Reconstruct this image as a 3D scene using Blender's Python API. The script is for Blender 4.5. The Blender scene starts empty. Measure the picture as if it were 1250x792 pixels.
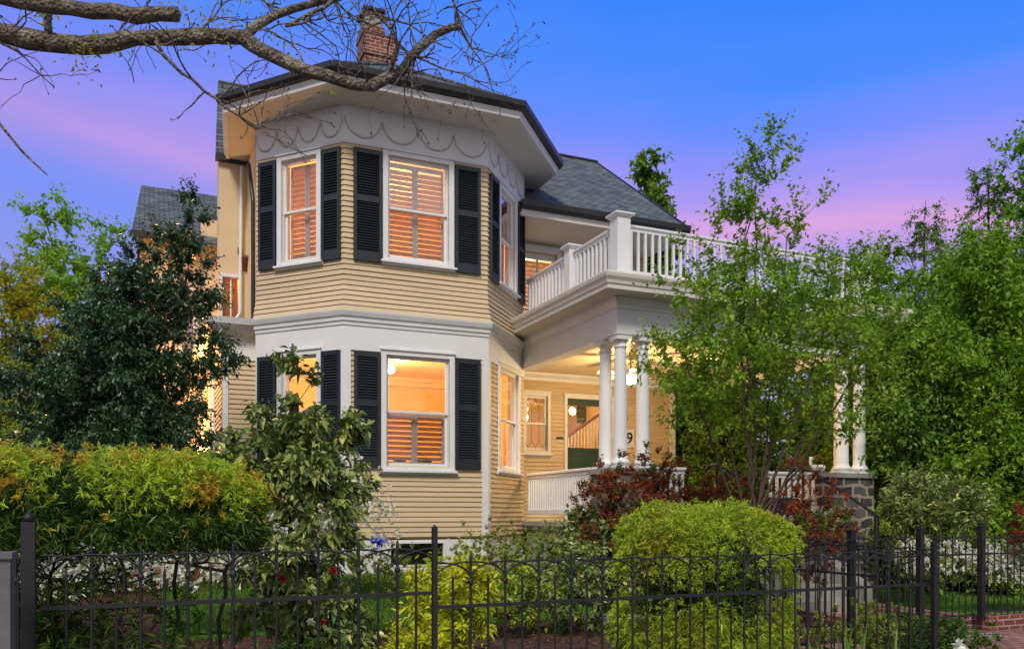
import bpy, math, random
import numpy as np
from mathutils import Vector
random.seed(7); rng = np.random.default_rng(11)
C = bpy.context.scene.collection
YAW = math.radians(23.5); CY, SY = math.cos(YAW), math.sin(YAW); FPX = 1031.0; EYE = 1.55

def at(px, py, d):
    """point seen at photo pixel px,py at depth d metres (used for natural limbs)"""
    x = (px-625)/FPX
    return ((x*CY+SY)*d, (-x*SY+CY)*d, EYE+(625-py)*d/FPX)

# ------------------------------------------------------------------ materials
def newmat(name):
    m = bpy.data.materials.new(name); m.use_nodes = True
    nt = m.node_tree; b = nt.nodes['Principled BSDF']
    return m, nt, b
def N(nt, t, **kw):
    n = nt.nodes.new(t)
    for k, v in kw.items(): setattr(n, k, v)
    return n
def ramp(nt, stops):
    r = N(nt, 'ShaderNodeValToRGB'); e = r.color_ramp.elements
    while len(e) < len(stops): e.new(0.5)
    for i, (p, c) in enumerate(stops):
        e[i].position = p; e[i].color = (c[0], c[1], c[2], 1)
    return r
def noise(nt, scale, detail=4, vec=None, rough=.55):
    n = N(nt, 'ShaderNodeTexNoise'); n.inputs['Scale'].default_value = scale
    n.inputs['Detail'].default_value = detail; n.inputs['Roughness'].default_value = rough
    if vec: nt.links.new(vec, n.inputs['Vector'])
    return n
def coords(nt, kind='Object'):
    return N(nt, 'ShaderNodeTexCoord').outputs[kind]
def paint(name, col, var=.12, rough=.55, scale=3.0, bump=.0, dirt=None, dirt_amt=.5, stretch=None):
    m, nt, b = newmat(name)
    v = coords(nt)
    if stretch:
        mp = N(nt, 'ShaderNodeMapping'); mp.inputs['Scale'].default_value = stretch
        nt.links.new(v, mp.inputs['Vector']); v = mp.outputs[0]
    n = noise(nt, scale, 6, v)
    c2 = [min(1, c*(1+var)) for c in col]; c1 = [c*(1-var) for c in col]
    r = ramp(nt, [(.3, c1), (.7, c2)]); nt.links.new(n.outputs['Fac'], r.inputs[0])
    out = r.outputs[0]
    if dirt:
        n2 = noise(nt, scale*.45, 8, v, .65); r2 = ramp(nt, [(.52, (0,0,0)), (.75, (1,1,1))])
        nt.links.new(n2.outputs['Fac'], r2.inputs[0])
        mul = N(nt, 'ShaderNodeMath', operation='MULTIPLY'); mul.inputs[1].default_value = dirt_amt
        nt.links.new(r2.outputs[0], mul.inputs[0])
        mx = N(nt, 'ShaderNodeMix', data_type='RGBA'); nt.links.new(mul.outputs[0], mx.inputs['Factor'])
        nt.links.new(out, mx.inputs[6]); mx.inputs[7].default_value = (*dirt, 1); out = mx.outputs[2]
    nt.links.new(out, b.inputs['Base Color'])
    b.inputs['Roughness'].default_value = rough
    if bump:
        n3 = noise(nt, scale*25, 3, v); bp = N(nt, 'ShaderNodeBump'); bp.inputs['Strength'].default_value = bump
        bp.inputs['Distance'].default_value = .01
        nt.links.new(n3.outputs['Fac'], bp.inputs['Height']); nt.links.new(bp.outputs[0], b.inputs['Normal'])
    return m
def bricky(name, c1, c2, mortar, bw, bh, ms, offset=.5, rough=.85, bump=.5, var=None, uvk='UV', big=0.3, dist=.012, dsc=9):
    m, nt, b = newmat(name)
    uv = coords(nt, uvk)
    dn = noise(nt, dsc, 3, uv); vm = N(nt, 'ShaderNodeVectorMath', operation='MULTIPLY_ADD')
    nt.links.new(dn.outputs['Color'], vm.inputs[0]); vm.inputs[1].default_value = (dist, dist, 0); nt.links.new(uv, vm.inputs[2])
    t = N(nt, 'ShaderNodeTexBrick'); t.offset = offset
    t.inputs['Scale'].default_value = 1; t.inputs['Brick Width'].default_value = bw; t.inputs['Row Height'].default_value = bh
    t.inputs['Mortar Size'].default_value = ms; t.inputs['Mortar Smooth'].default_value = .2
    t.inputs['Color1'].default_value = (*c1, 1); t.inputs['Color2'].default_value = (*c2, 1); t.inputs['Mortar'].default_value = (*mortar, 1)
    nt.links.new(vm.outputs[0], t.inputs['Vector'])
    n = noise(nt, 2.2, 8, uv, .65); r = ramp(nt, [(.25, (1-big,)*3), (.75, (1+big,)*3)]); nt.links.new(n.outputs['Fac'], r.inputs[0])
    mx = N(nt, 'ShaderNodeMix', data_type='RGBA', blend_type='MULTIPLY'); mx.inputs['Factor'].default_value = 1
    nt.links.new(t.outputs['Color'], mx.inputs[6]); nt.links.new(r.outputs[0], mx.inputs[7])
    nt.links.new(mx.outputs[2], b.inputs['Base Color']); b.inputs['Roughness'].default_value = rough
    n2 = noise(nt, 45, 4, uv); add = N(nt, 'ShaderNodeMath', operation='MULTIPLY_ADD')
    nt.links.new(n2.outputs['Fac'], add.inputs[0]); add.inputs[1].default_value = .5
    inv = N(nt, 'ShaderNodeMath', operation='SUBTRACT'); inv.inputs[0].default_value = 1; nt.links.new(t.outputs['Fac'], inv.inputs[1])
    nt.links.new(inv.outputs[0], add.inputs[2])
    bp = N(nt, 'ShaderNodeBump'); bp.inputs['Strength'].default_value = bump; bp.inputs['Distance'].default_value = .012
    nt.links.new(add.outputs[0], bp.inputs['Height']); nt.links.new(bp.outputs[0], b.inputs['Normal'])
    return m
def leafmat(name, stops, trans=.35, rough=.5, patch=None, patch_scale=2.0, gloss=.35, pz=(.5,.62)):
    """stops: colours over the per-leaf random attribute; patch: second ramp used where a large noise is high"""
    m, nt, b = newmat(name)
    a = N(nt, 'ShaderNodeAttribute', attribute_name='rnd')
    r = ramp(nt, stops); nt.links.new(a.outputs['Fac'], r.inputs[0]); col = r.outputs[0]
    if patch:
        r2 = ramp(nt, patch); nt.links.new(a.outputs['Fac'], r2.inputs[0])
        n = noise(nt, patch_scale, 3, coords(nt)); rr = ramp(nt, [(pz[0], (0,0,0)), (pz[1], (1,1,1))]); nt.links.new(n.outputs['Fac'], rr.inputs[0])
        mx = N(nt, 'ShaderNodeMix', data_type='RGBA'); nt.links.new(rr.outputs[0], mx.inputs['Factor'])
        nt.links.new(col, mx.inputs[6]); nt.links.new(r2.outputs[0], mx.inputs[7]); col = mx.outputs[2]
    nt.links.new(col, b.inputs['Base Color']); b.inputs['Roughness'].default_value = rough
    b.inputs['Specular IOR Level'].default_value = gloss*.7
    tr = N(nt, 'ShaderNodeBsdfTranslucent'); g = N(nt, 'ShaderNodeMix', data_type='RGBA', blend_type='MULTIPLY'); g.inputs['Factor'].default_value = 1
    nt.links.new(col, g.inputs[6]); g.inputs[7].default_value = (1.3, 1.35, .7, 1); nt.links.new(g.outputs[2], tr.inputs['Color'])
    ms = N(nt, 'ShaderNodeMixShader'); ms.inputs[0].default_value = trans
    nt.links.new(b.outputs[0], ms.inputs[1]); nt.links.new(tr.outputs[0], ms.inputs[2])
    nt.links.new(ms.outputs[0], nt.nodes['Material Output'].inputs['Surface'])
    return m
def emit(name, col, s):
    m, nt, b = newmat(name); b.inputs['Base Color'].default_value = (.8, .8, .8, 1)
    b.inputs['Emission Color'].default_value = (*col, 1); b.inputs['Emission Strength'].default_value = s
    return m
def glassmat(name, tint=(1,1,1), gain=1.0, base=.07):
    m = bpy.data.materials.new(name); m.use_nodes = True; nt = m.node_tree
    nt.nodes.remove(nt.nodes['Principled BSDF'])
    t = N(nt, 'ShaderNodeBsdfTransparent'); t.inputs[0].default_value = (*tint, 1)
    g = N(nt, 'ShaderNodeBsdfGlossy'); g.inputs['Roughness'].default_value = .015
    nz = noise(nt, 1.3, 2, coords(nt)); bp = N(nt, 'ShaderNodeBump'); bp.inputs['Strength'].default_value = .08; bp.inputs['Distance'].default_value = .05
    nt.links.new(nz.outputs['Fac'], bp.inputs['Height']); nt.links.new(bp.outputs[0], g.inputs['Normal'])
    lw = N(nt, 'ShaderNodeLayerWeight'); lw.inputs['Blend'].default_value = .5
    f = N(nt, 'ShaderNodeMath', operation='POWER'); nt.links.new(lw.outputs['Facing'], f.inputs[0]); f.inputs[1].default_value = 4.0
    ma = N(nt, 'ShaderNodeMath', operation='MULTIPLY_ADD'); ma.inputs[1].default_value = gain; ma.inputs[2].default_value = base; ma.use_clamp = True
    nt.links.new(f.outputs[0], ma.inputs[0])
    ms = N(nt, 'ShaderNodeMixShader'); nt.links.new(ma.outputs[0], ms.inputs[0])
    nt.links.new(t.outputs[0], ms.inputs[1]); nt.links.new(g.outputs[0], ms.inputs[2])
    nt.links.new(ms.outputs[0], nt.nodes['Material Output'].inputs['Surface'])
    return m

def barkmat(name, col, var, rough, scale, bump, dirt, amt):
    m, nt, b = newmat(name); v = coords(nt)
    n = noise(nt, 14, 8, v, .7); r = ramp(nt, [(.32, [c*.25 for c in col]), (.5, col), (.64, [c*1.7 for c in col])]); nt.links.new(n.outputs['Fac'], r.inputs[0])
    n2 = noise(nt, 5.5, 6, v, .7); r2 = ramp(nt, [(.52, (0,0,0)), (.62, (1,1,1))]); nt.links.new(n2.outputs['Fac'], r2.inputs[0])
    mx = N(nt, 'ShaderNodeMix', data_type='RGBA'); nt.links.new(r2.outputs[0], mx.inputs['Factor']); nt.links.new(r.outputs[0], mx.inputs[6])
    r3 = ramp(nt, [(.35, [c*.4 for c in dirt]), (.65, dirt)]); nt.links.new(n.outputs['Fac'], r3.inputs[0]); nt.links.new(r3.outputs[0], mx.inputs[7])
    nt.links.new(mx.outputs[2], b.inputs['Base Color']); b.inputs['Roughness'].default_value = rough
    vo = N(nt, 'ShaderNodeTexVoronoi'); vo.inputs['Scale'].default_value = 38; nt.links.new(v, vo.inputs['Vector'])
    ad = N(nt, 'ShaderNodeMath', operation='ADD'); nt.links.new(vo.outputs['Distance'], ad.inputs[0]); nt.links.new(n.outputs['Fac'], ad.inputs[1])
    bp = N(nt, 'ShaderNodeBump'); bp.inputs['Strength'].default_value = 1; bp.inputs['Distance'].default_value = .035
    nt.links.new(ad.outputs[0], bp.inputs['Height']); nt.links.new(bp.outputs[0], b.inputs['Normal']); return m

M = {}
M['siding'] = paint('siding_paint', (.54, .425, .265), .08, .6, 1.6, .15, (.33, .26, .16), .5, (.35, .35, 2.2))
M['white'] = paint('white_trim_paint', (.68, .69, .70), .04, .5, 2.0, .08, (.5, .48, .44), .35)
M['frieze'] = paint('white_frieze_paint', (.68, .69, .70), .05, .55, 1.2, .12, (.52, .5, .45), .4)
M['soffit'] = paint('soffit_paint', (.62, .60, .55), .06, .6, 1.1, .08, (.45, .42, .36), .45)
M['cream'] = paint('cream_stucco', (.62, .47, .3), .06, .7, 2.0, .25, (.5, .38, .25), .4)
M['ceiling'] = paint('porch_ceiling_paint', (.72, .6, .42), .05, .6, 1.5, .05)
M['shutter'] = paint('dark_shutter_paint', (.013, .019, .026), .2, .45, 4)
M['gutter'] = paint('dark_gutter_metal', (.014, .015, .017), .2, .4, 4)
M['garland'] = paint('garland_relief', (.54, .53, .51), .12, .7, 20, .3)
M['iron'] = paint('black_iron', (.006, .006, .007), .3, .55, 12, .3, (.014, .012, .011), .5)
M['greypost'] = paint('weathered_grey_post', (.12, .11, .115), .25, .8, 6, .4)
M['greendoor'] = paint('green_door_paint', (.012, .045, .028), .15, .45, 3)
M['wood'] = paint('stained_wood', (.19, .07, .025), .25, .4, 5, 0, None, 0, (1, 1, 6))
M['intwall'] = paint('interior_yellow_wall', (.8, .6, .31), .05, .8, 1)
M['intceil'] = paint('interior_ceiling', (.8, .68, .45), .03, .8, 1)
M['intfloor'] = paint('interior_oak_floor', (.24, .12, .05), .2, .5, 4)
M['blind'] = paint('cream_louvres', (.60, .36, .18), .08, .5, 2)
M['blindframe'] = paint('grey_cream_louvre_frame', (.36, .31, .3), .05, .55, 2)
M['black'] = paint('black_cloth', (.012, .012, .014), .2, .6, 5)
M['bluepot'] = paint('blue_glazed_pot', (.04, .06, .12), .25, .3, 6)
M['china'] = paint('white_china', (.7, .68, .66), .05, .3, 6)
M['concrete'] = paint('concrete', (.27, .26, .24), .15, .85, 3, .5, (.12, .12, .1), .5)
M['lattice'] = paint('grey_skirt_board', (.3, .29, .28), .12, .7, 2, .2)
M['roof'] = bricky('asphalt_shingles', (.055, .068, .07), (.125, .145, .145), (.018, .022, .024), .22, .125, .011, .5, .9, .7, big=.35)
M['slate'] = bricky('slate_courses', (.05, .07, .075), (.14, .165, .165), (.012, .015, .018), .35, .1, .012, .5, .8, .9)
M['brick'] = bricky('red_brick', (.24, .06, .035), (.13, .034, .024), (.34, .27, .24), .21, .075, .011, .5, .9, .8)
M['paver'] = bricky('brick_paving', (.22, .075, .055), (.12, .045, .038), (.33, .27, .24), .2, .1, .007, .5, .85, .5, big=.35)
M['stone'] = bricky('fieldstone', (.03, .031, .034), (.12, .11, .10), (.30, .25, .21), .33, .19, .030, .43, .85, 1.0, big=.5, dist=.16, dsc=3.2)
M['glass'] = glassmat('window_glass', (.97, .97, .97), 1.0, .06)
M['mirror'] = glassmat('upper_window_glass', (.95, .95, .95), 1.2, .22)
M['coolglass'] = glassmat('sky_reflecting_glass', (.9, .9, .95), 1.0, .55)
M['dark'] = paint('unlit_basement_black', (.01, .011, .014), .2, .3, 2)
M['bark'] = barkmat('lichened_bark', (.14, .115, .09), .5, .9, 11, .9, (.42, .40, .30), .95)
M['bark2'] = paint('brown_bark', (.085, .06, .042), .35, .9, 18, .7, (.14, .12, .09), .5)
M['bark3'] = paint('dark_bark', (.035, .027, .022), .3, .9, 18, .5)
M['globe'] = emit('lamp_globe', (1, .83, .55), 14)
M['globe2'] = emit('lantern_glow', (1, .5, .14), 40)
M['fan'] = paint('fan_white', (.75, .72, .66), .03, .4, 3)
M['lavender'] = paint('violet_petal', (.12, .12, .5), .2, .6, 9)

# ------------------------------------------------------------------ object helpers
ORG = {}
def tag(o, label=None, cat=None, group=None, kind=None):
    if label: o['label'] = label
    if cat: o['category'] = cat
    if group: o['group'] = group
    if kind: o['kind'] = kind
    return o
def thing(name, loc, label, cat, group=None):
    o = bpy.data.objects.new(name, None); C.objects.link(o); o.location = loc; o.empty_display_size = .2
    ORG[o.name] = np.array(loc, float); return tag(o, label, cat, group)
def finish(me, name, mat, parent, org):
    if mat: me.materials.append(mat)
    o = bpy.data.objects.new(name, me); C.objects.link(o)
    if parent is not None:
        o.parent = parent; ORG[o.name] = ORG[parent.name]
    else:
        o.location = org; ORG[o.name] = np.array(org, float)
    return o
def copy_part(src, parent, delta):
    """a part with the same mesh, moved by delta"""
    o = src.copy(); C.objects.link(o); o.parent = parent
    o.location = Vector(src.location)+Vector(delta); ORG[o.name] = ORG[parent.name]; return o

class MB:
    def __init__(s): s.v = []; s.f = []; s.sm = []
    def add(s, vs, fs, smooth=False):
        b = len(s.v); s.v += [tuple(map(float, p)) for p in vs]; s.f += [tuple(b+i for i in f) for f in fs]; s.sm += [smooth]*len(fs)
    def hexa(s, p): # 8 points: bottom 4 ccw then top 4
        s.add(p, [(0,3,2,1),(4,5,6,7),(0,1,5,4),(1,2,6,5),(2,3,7,6),(3,0,4,7)])
    def box(s, x0, x1, y0, y1, z0, z1):
        s.hexa([(x0,y0,z0),(x1,y0,z0),(x1,y1,z0),(x0,y1,z0),(x0,y0,z1),(x1,y0,z1),(x1,y1,z1),(x0,y1,z1)])
    def tube(s, p, q, r, r2=None, k=8, caps=True):
        p = Vector(p); q = Vector(q); d = (q-p).normalized(); r2 = r if r2 is None else r2
        a = d.orthogonal().normalized(); b = d.cross(a)
        vs = [p+(a*math.cos(t)+b*math.sin(t))*r for t in [2*math.pi*i/k for i in range(k)]] + [q+(a*math.cos(t)+b*math.sin(t))*r2 for t in [2*math.pi*i/k for i in range(k)]]
        s.add(vs, [(i, (i+1)%k, k+(i+1)%k, k+i) for i in range(k)], True)
        if caps: s.add(vs[:k], [tuple(range(k-1, -1, -1))]); s.add(vs[k:], [tuple(range(k))])
    def path(s, pts, r, k=6):
        for i in range(len(pts)-1): s.tube(pts[i], pts[i+1], r, k=k, caps=(i in (0, len(pts)-2)))
    def lathe(s, c, prof, k=20, smooth=True, axis='z'):
        vs = []
        for (r, z) in prof:
            for i in range(k):
                t = 2*math.pi*i/k; vs.append((c[0]+r*math.cos(t), c[1]+r*math.sin(t), c[2]+z))
        fs = [(j*k+i, j*k+(i+1)%k, (j+1)*k+(i+1)%k, (j+1)*k+i) for j in range(len(prof)-1) for i in range(k)]
        s.add(vs, fs, smooth)
        n = len(prof)-1
        s.add(vs[:k], [tuple(range(k-1, -1, -1))]); s.add(vs[n*k:], [tuple(range(k))])
    def ball(s, c, r, k=14, sz=1.0):
        prof = [(max(1e-4, r*math.sin(math.pi*j/8)), -r*sz*math.cos(math.pi*j/8)) for j in range(9)]
        s.lathe(c, prof, k)
    def poly(s, pts, th=None, dn=(0,0,-1)):
        n = len(pts)
        if th is None: s.add(pts, [tuple(range(n))]); return
        low = [tuple(np.array(p)+np.array(dn)*th) for p in pts]
        s.add(list(pts)+low, [tuple(range(n)), tuple(range(2*n-1, n-1, -1))]+[(i, n+i, n+(i+1)%n, (i+1)%n) for i in range(n)])
    def build(s, name, mat, parent=None, org=(0,0,0)):
        me = bpy.data.meshes.new(name)
        o0 = ORG[parent.name] if parent is not None else np.array(org, float)
        V = np.array(s.v)-o0
        me.from_pydata(V.tolist(), [], s.f)
        me.polygons.foreach_set('use_smooth', s.sm)
        uv = me.uv_layers.new(name='UVMap'); nl = len(me.loops)
        W = np.array(s.v); vi = np.zeros(nl, int); me.loops.foreach_get('vertex_index', vi)
        nr = np.zeros(len(me.polygons)*3); me.polygons.foreach_get('normal', nr); nr = nr.reshape(-1, 3)
        lt = np.zeros(len(me.polygons), int); me.polygons.foreach_get('loop_total', lt)
        nl_ = np.repeat(nr, lt, axis=0)
        t = np.stack([-nl_[:,1], nl_[:,0], np.zeros(len(nl_))], 1); ln = np.linalg.norm(t, axis=1)
        t[ln < .05] = (1, 0, 0); ln[ln < .05] = 1; t /= ln[:, None]
        w = np.cross(nl_, t); P = W[vi]
        UV = np.stack([(P*t).sum(1), (P*w).sum(1)], 1)
        uv.data.foreach_set('uv', UV.ravel().astype(np.float32))
        me.update(); return finish(me, name, mat, parent, org)

class WF:
    """wall frame: s along the wall, n outward, z up"""
    def __init__(s, p0, p1):
        s.p = p0; l = math.hypot(p1[0]-p0[0], p1[1]-p0[1]); s.L = l
        s.u = ((p1[0]-p0[0])/l, (p1[1]-p0[1])/l); s.n = (s.u[1], -s.u[0])
    def pt(s, a, n, z): return (s.p[0]+s.u[0]*a+s.n[0]*n, s.p[1]+s.u[1]*a+s.n[1]*n, z)
    def box(s, mb, s0, s1, n0, n1, z0, z1, m0=0, m1=0):
        q = lambda a, n, z, m: s.pt(a+n*m, n, z)
        mb.hexa([q(s0,n1,z0,-m0), q(s1,n1,z0,m1), q(s1,n0,z0,m1), q(s0,n0,z0,-m0), q(s0,n1,z1,-m0), q(s1,n1,z1,m1), q(s1,n0,z1,m1), q(s0,n0,z1,-m0)])
    def prof(s, mb, s0, s1, pr, m0=0, m1=0, caps=True):
        n = len(pr)
        A = [s.pt(s0-p[0]*m0, p[0], p[1]) for p in pr]; B = [s.pt(s1+p[0]*m1, p[0], p[1]) for p in pr]
        mb.add(A+B, [(i, (i+1)%n, n+(i+1)%n, n+i) for i in range(n)]+([tuple(range(n-1,-1,-1)), tuple(range(n, 2*n))] if caps else []))
REV = .083
def siding(mb, wf, s0, s1, z0, z1, holes=(), m0=0, m1=0, flare=None):
    z = z0; k = 0
    while z < z1-.01:
        zt = min(z+REV, z1)
        segs = [(s0, s1)]
        for (a, b, c, d) in holes:
            if min(d, zt)-max(c, z) > REV*.4:
                ns = []
                for (p, q) in segs:
                    if b <= p or a >= q: ns.append((p, q)); continue
                    if a > p: ns.append((p, a))
                    if b < q: ns.append((b, q))
                segs = ns
        fb = ft = 0
        if flare:
            fz, fn = flare
            fb = fn*max(0, (fz-z)/(fz-z0))**1.6; ft = fn*max(0, (fz-zt)/(fz-z0))**1.6
        j = random.uniform(-.002, .002)
        for (p, q) in segs:
            wf.prof(mb, p, q, [(-.01, z), (.026+fb+j, z), (.024+fb+j, z+.006), (.007+ft+j, zt), (-.01, zt)], m0 if p == s0 else 0, m1 if q == s1 else 0)
        z = zt; k += 1
def panel(mb, wf, s0, s1, n0, n1, z0, z1, holes=(), m0=0, m1=0):
    ss = sorted({s0, s1, *[h[0] for h in holes], *[h[1] for h in holes]}); ss = [x for x in ss if s0 <= x <= s1]
    zz = sorted({z0, z1, *[h[2] for h in holes], *[h[3] for h in holes]}); zz = [x for x in zz if z0 <= x <= z1]
    for i in range(len(ss)-1):
        for j in range(len(zz)-1):
            cs = (ss[i]+ss[i+1])/2; cz = (zz[j]+zz[j+1])/2
            if any(h[0] < cs < h[1] and h[2] < cz < h[3] for h in holes): continue
            wf.box(mb, ss[i], ss[i+1], n0, n1, zz[j], zz[j+1], m0 if ss[i] == s0 else 0, m1 if ss[i+1] == s1 else 0)
CAS = .085
def opening(s0, s1, z0, z1, cas=.085): return (s0+cas, s1-cas, z0+.115, z1-.075)
def window(house, wf, s0, s1, z0, z1, blinds='full', glass='glass', label=None, sill=True, split=.5, cas=.085):
    """casing outer rectangle; sill bottom is z0"""
    a, b, c, d = opening(s0, s1, z0, z1, cas)
    mb = MB()
    wf.box(mb, s0, a, .0, .052, z0+.07, z1); wf.box(mb, b, s1, .0, .052, z0+.07, z1)
    wf.box(mb, a, b, .0, .050, d, z1); wf.box(mb, a, b, .0, .05, z0+.07, c)
    wf.box(mb, s0-.015, s1+.015, .0, .075, z1, z1+.025)
    # jambs
    wf.box(mb, a-.02, a+.012, -.17, .0, c, d); wf.box(mb, b-.012, b+.02, -.17, .0, c, d)
    wf.box(mb, a+.012, b-.012, -.17, .0, d-.012, d+.02); wf.box(mb, a+.012, b-.012, -.17, .0, c-.02, c+.012)
    w = mb.build('window', M['white'], house)
    if label: w['label'] = label
    if sill:
        mb = MB(); wf.prof(mb, s0-.04, s1+.04, [(0, z0), (.05, z0), (.05, z0+.03), (.1, z0+.03), (.1, z0+.062), (0, z0+.075)])
        mb.build('sill', M['white'], w)
    mid = c+(d-c)*split; st = .038
    for (lo, hi, n0) in ((mid-.02, d-.012, -.055), (c+.012, mid+.02, -.095)):
        mb = MB()
        A, B = a+.012, b-.012
        wf.box(mb, A, A+st, n0, n0+.036, lo, hi); wf.box(mb, B-st, B, n0, n0+.036, lo, hi)
        wf.box(mb, A+st, B-st, n0, n0+.035, lo, lo+st+(.02 if n0 < -.06 else 0)); wf.box(mb, A+st, B-st, n0, n0+.035, hi-st, hi)
        mb.build('sash', M['white'], w)
        mb = MB(); wf.box(mb, A+st-.005, B-st+.005, n0+.014, n0+.018, lo+st-.005, hi-st+.005)
        mb.build('pane', M[glass] if n0 > -.06 else M['glass'], w)
    if blinds:
        top = d-.03 if blinds == 'full' else mid-.01
        mb = MB(); sl = MB(); n0 = -.21; A, B, m = a+.02, b-.02, (a+b)/2
        if wf.L > 90: m = m
        for (p, q) in ((A, m-.004), (m+.004, B)):
            wf.box(mb, p, p+.045, n0, n0+.03, c+.02, top); wf.box(mb, q-.045, q, n0, n0+.03, c+.02, top)
            wf.box(mb, p+.045, q-.045, n0, n0+.03, c+.02, c+.1); wf.box(mb, p+.045, q-.045, n0, n0+.03, top-.07, top)
            z = c+.12
            while z < top-.1:
                wf.prof(sl, p+.046, q-.046, [(n0-.012, z+.008), (n0+.04, z+.056), (n0+.042, z+.064), (n0-.014, z+.016)])
                z += .083
        fr = mb.build('louvre_frame', M['blindframe'], w)
        sl.build('louvres', M['blind'], w)
    return w
def shutter(house, wf, s0, s1, z0, z1):
    mb = MB(); st = .05
    wf.box(mb, s0, s0+st, .03, .066, z0, z1); wf.box(mb, s1-st, s1, .03, .066, z0, z1)
    zm = z0+(z1-z0)*.53
    for (a, b) in ((z0, z0+.15), (zm, zm+.09), (z1-.075, z1)): wf.box(mb, s0+st, s1-st, .031, .064, a, b)
    for (a, b) in ((z0+.15, zm), (zm+.09, z1-.075)):
        n = int((b-a)/.042); h = (b-a)/n
        for i in range(n):
            z = a+i*h
            wf.prof(mb, s0+st, s1-st, [(.032, z+h*.75), (.058, z+.002), (.062, z+.008), (.036, z+h*.75+.006)], caps=False)
    wf.box(mb, s0+st, s1-st, .028, .033, z0+.1, z1-.05)
    return mb.build('shutter', M['shutter'], house)

# ------------------------------------------------------------------ foliage
def raw_mesh(name, V, T, rnd, mat, parent=None, org=(0,0,0), smooth=False):
    """V (n,3) world coords, T (m,k) faces"""
    o0 = ORG[parent.name] if parent is not None else np.array(org, float)
    me = bpy.data.meshes.new(name); V = (V-o0).astype(np.float32)
    k = T.shape[1]; me.vertices.add(len(V)); me.vertices.foreach_set('co', V.ravel())
    me.loops.add(T.size); me.loops.foreach_set('vertex_index', T.ravel().astype(np.int32))
    me.polygons.add(len(T)); me.polygons.foreach_set('loop_start', np.arange(0, T.size, k, dtype=np.int32))
    if smooth: me.polygons.foreach_set('use_smooth', np.ones(len(T), bool))
    me.update(calc_edges=True)
    if rnd is not None:
        at_ = me.attributes.new('rnd', 'FLOAT', 'POINT'); at_.data.foreach_set('value', rnd.astype(np.float32))
    return finish(me, name, mat, parent, org)
def unit(v): return v/np.maximum(1e-9, np.linalg.norm(v, axis=-1, keepdims=True))
def leaf_arrays(P, D, L, W, droop=.15, flat=.6):
    n = len(P); D = unit(D)
    up = np.tile((0, 0, 1.), (n, 1))*flat+rng.normal(0, 1, (n, 3))*(1-flat)
    S = unit(np.cross(D, up)+1e-6); Nn = np.cross(S, D)
    mid = P+D*(L*.45)[:, None]
    tip = P+D*L[:, None]-np.array([0, 0, 1])*(L*droop)[:, None]
    w = (L*W*.5)[:, None]
    V = np.stack([P, mid+S*w+Nn*w*.35, tip, mid-S*w+Nn*w*.35], 1).reshape(-1, 3)
    b = np.arange(n)*4
    T = np.stack([b, b+1, b+2, b, b+2, b+3], 1).reshape(-1, 3)
    return V, T
def leaves(name, P, D, L, W, mat, parent, droop=.15, flat=.6, rnd=None):
    V, T = leaf_arrays(P, D, L, W, droop, flat)
    r = rng.random(len(P)) if rnd is None else rnd
    return raw_mesh(name, V, T, np.repeat(r, 4), mat, parent)
def in_blobs(blobs, n, shell=.5):
    w = np.array([b[1][0]*b[1][1]*b[1][2] if len(b) < 3 else b[2] for b in blobs], float); w = w/w.sum()
    idx = rng.choice(len(blobs), n, p=w)
    d = unit(rng.normal(0, 1, (n, 3))); r = rng.random(n)**shell
    c = np.array([b[0] for b in blobs], float)[idx]; rd = np.array([b[1] for b in blobs], float)[idx]
    return c+d*r[:, None]*rd
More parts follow.
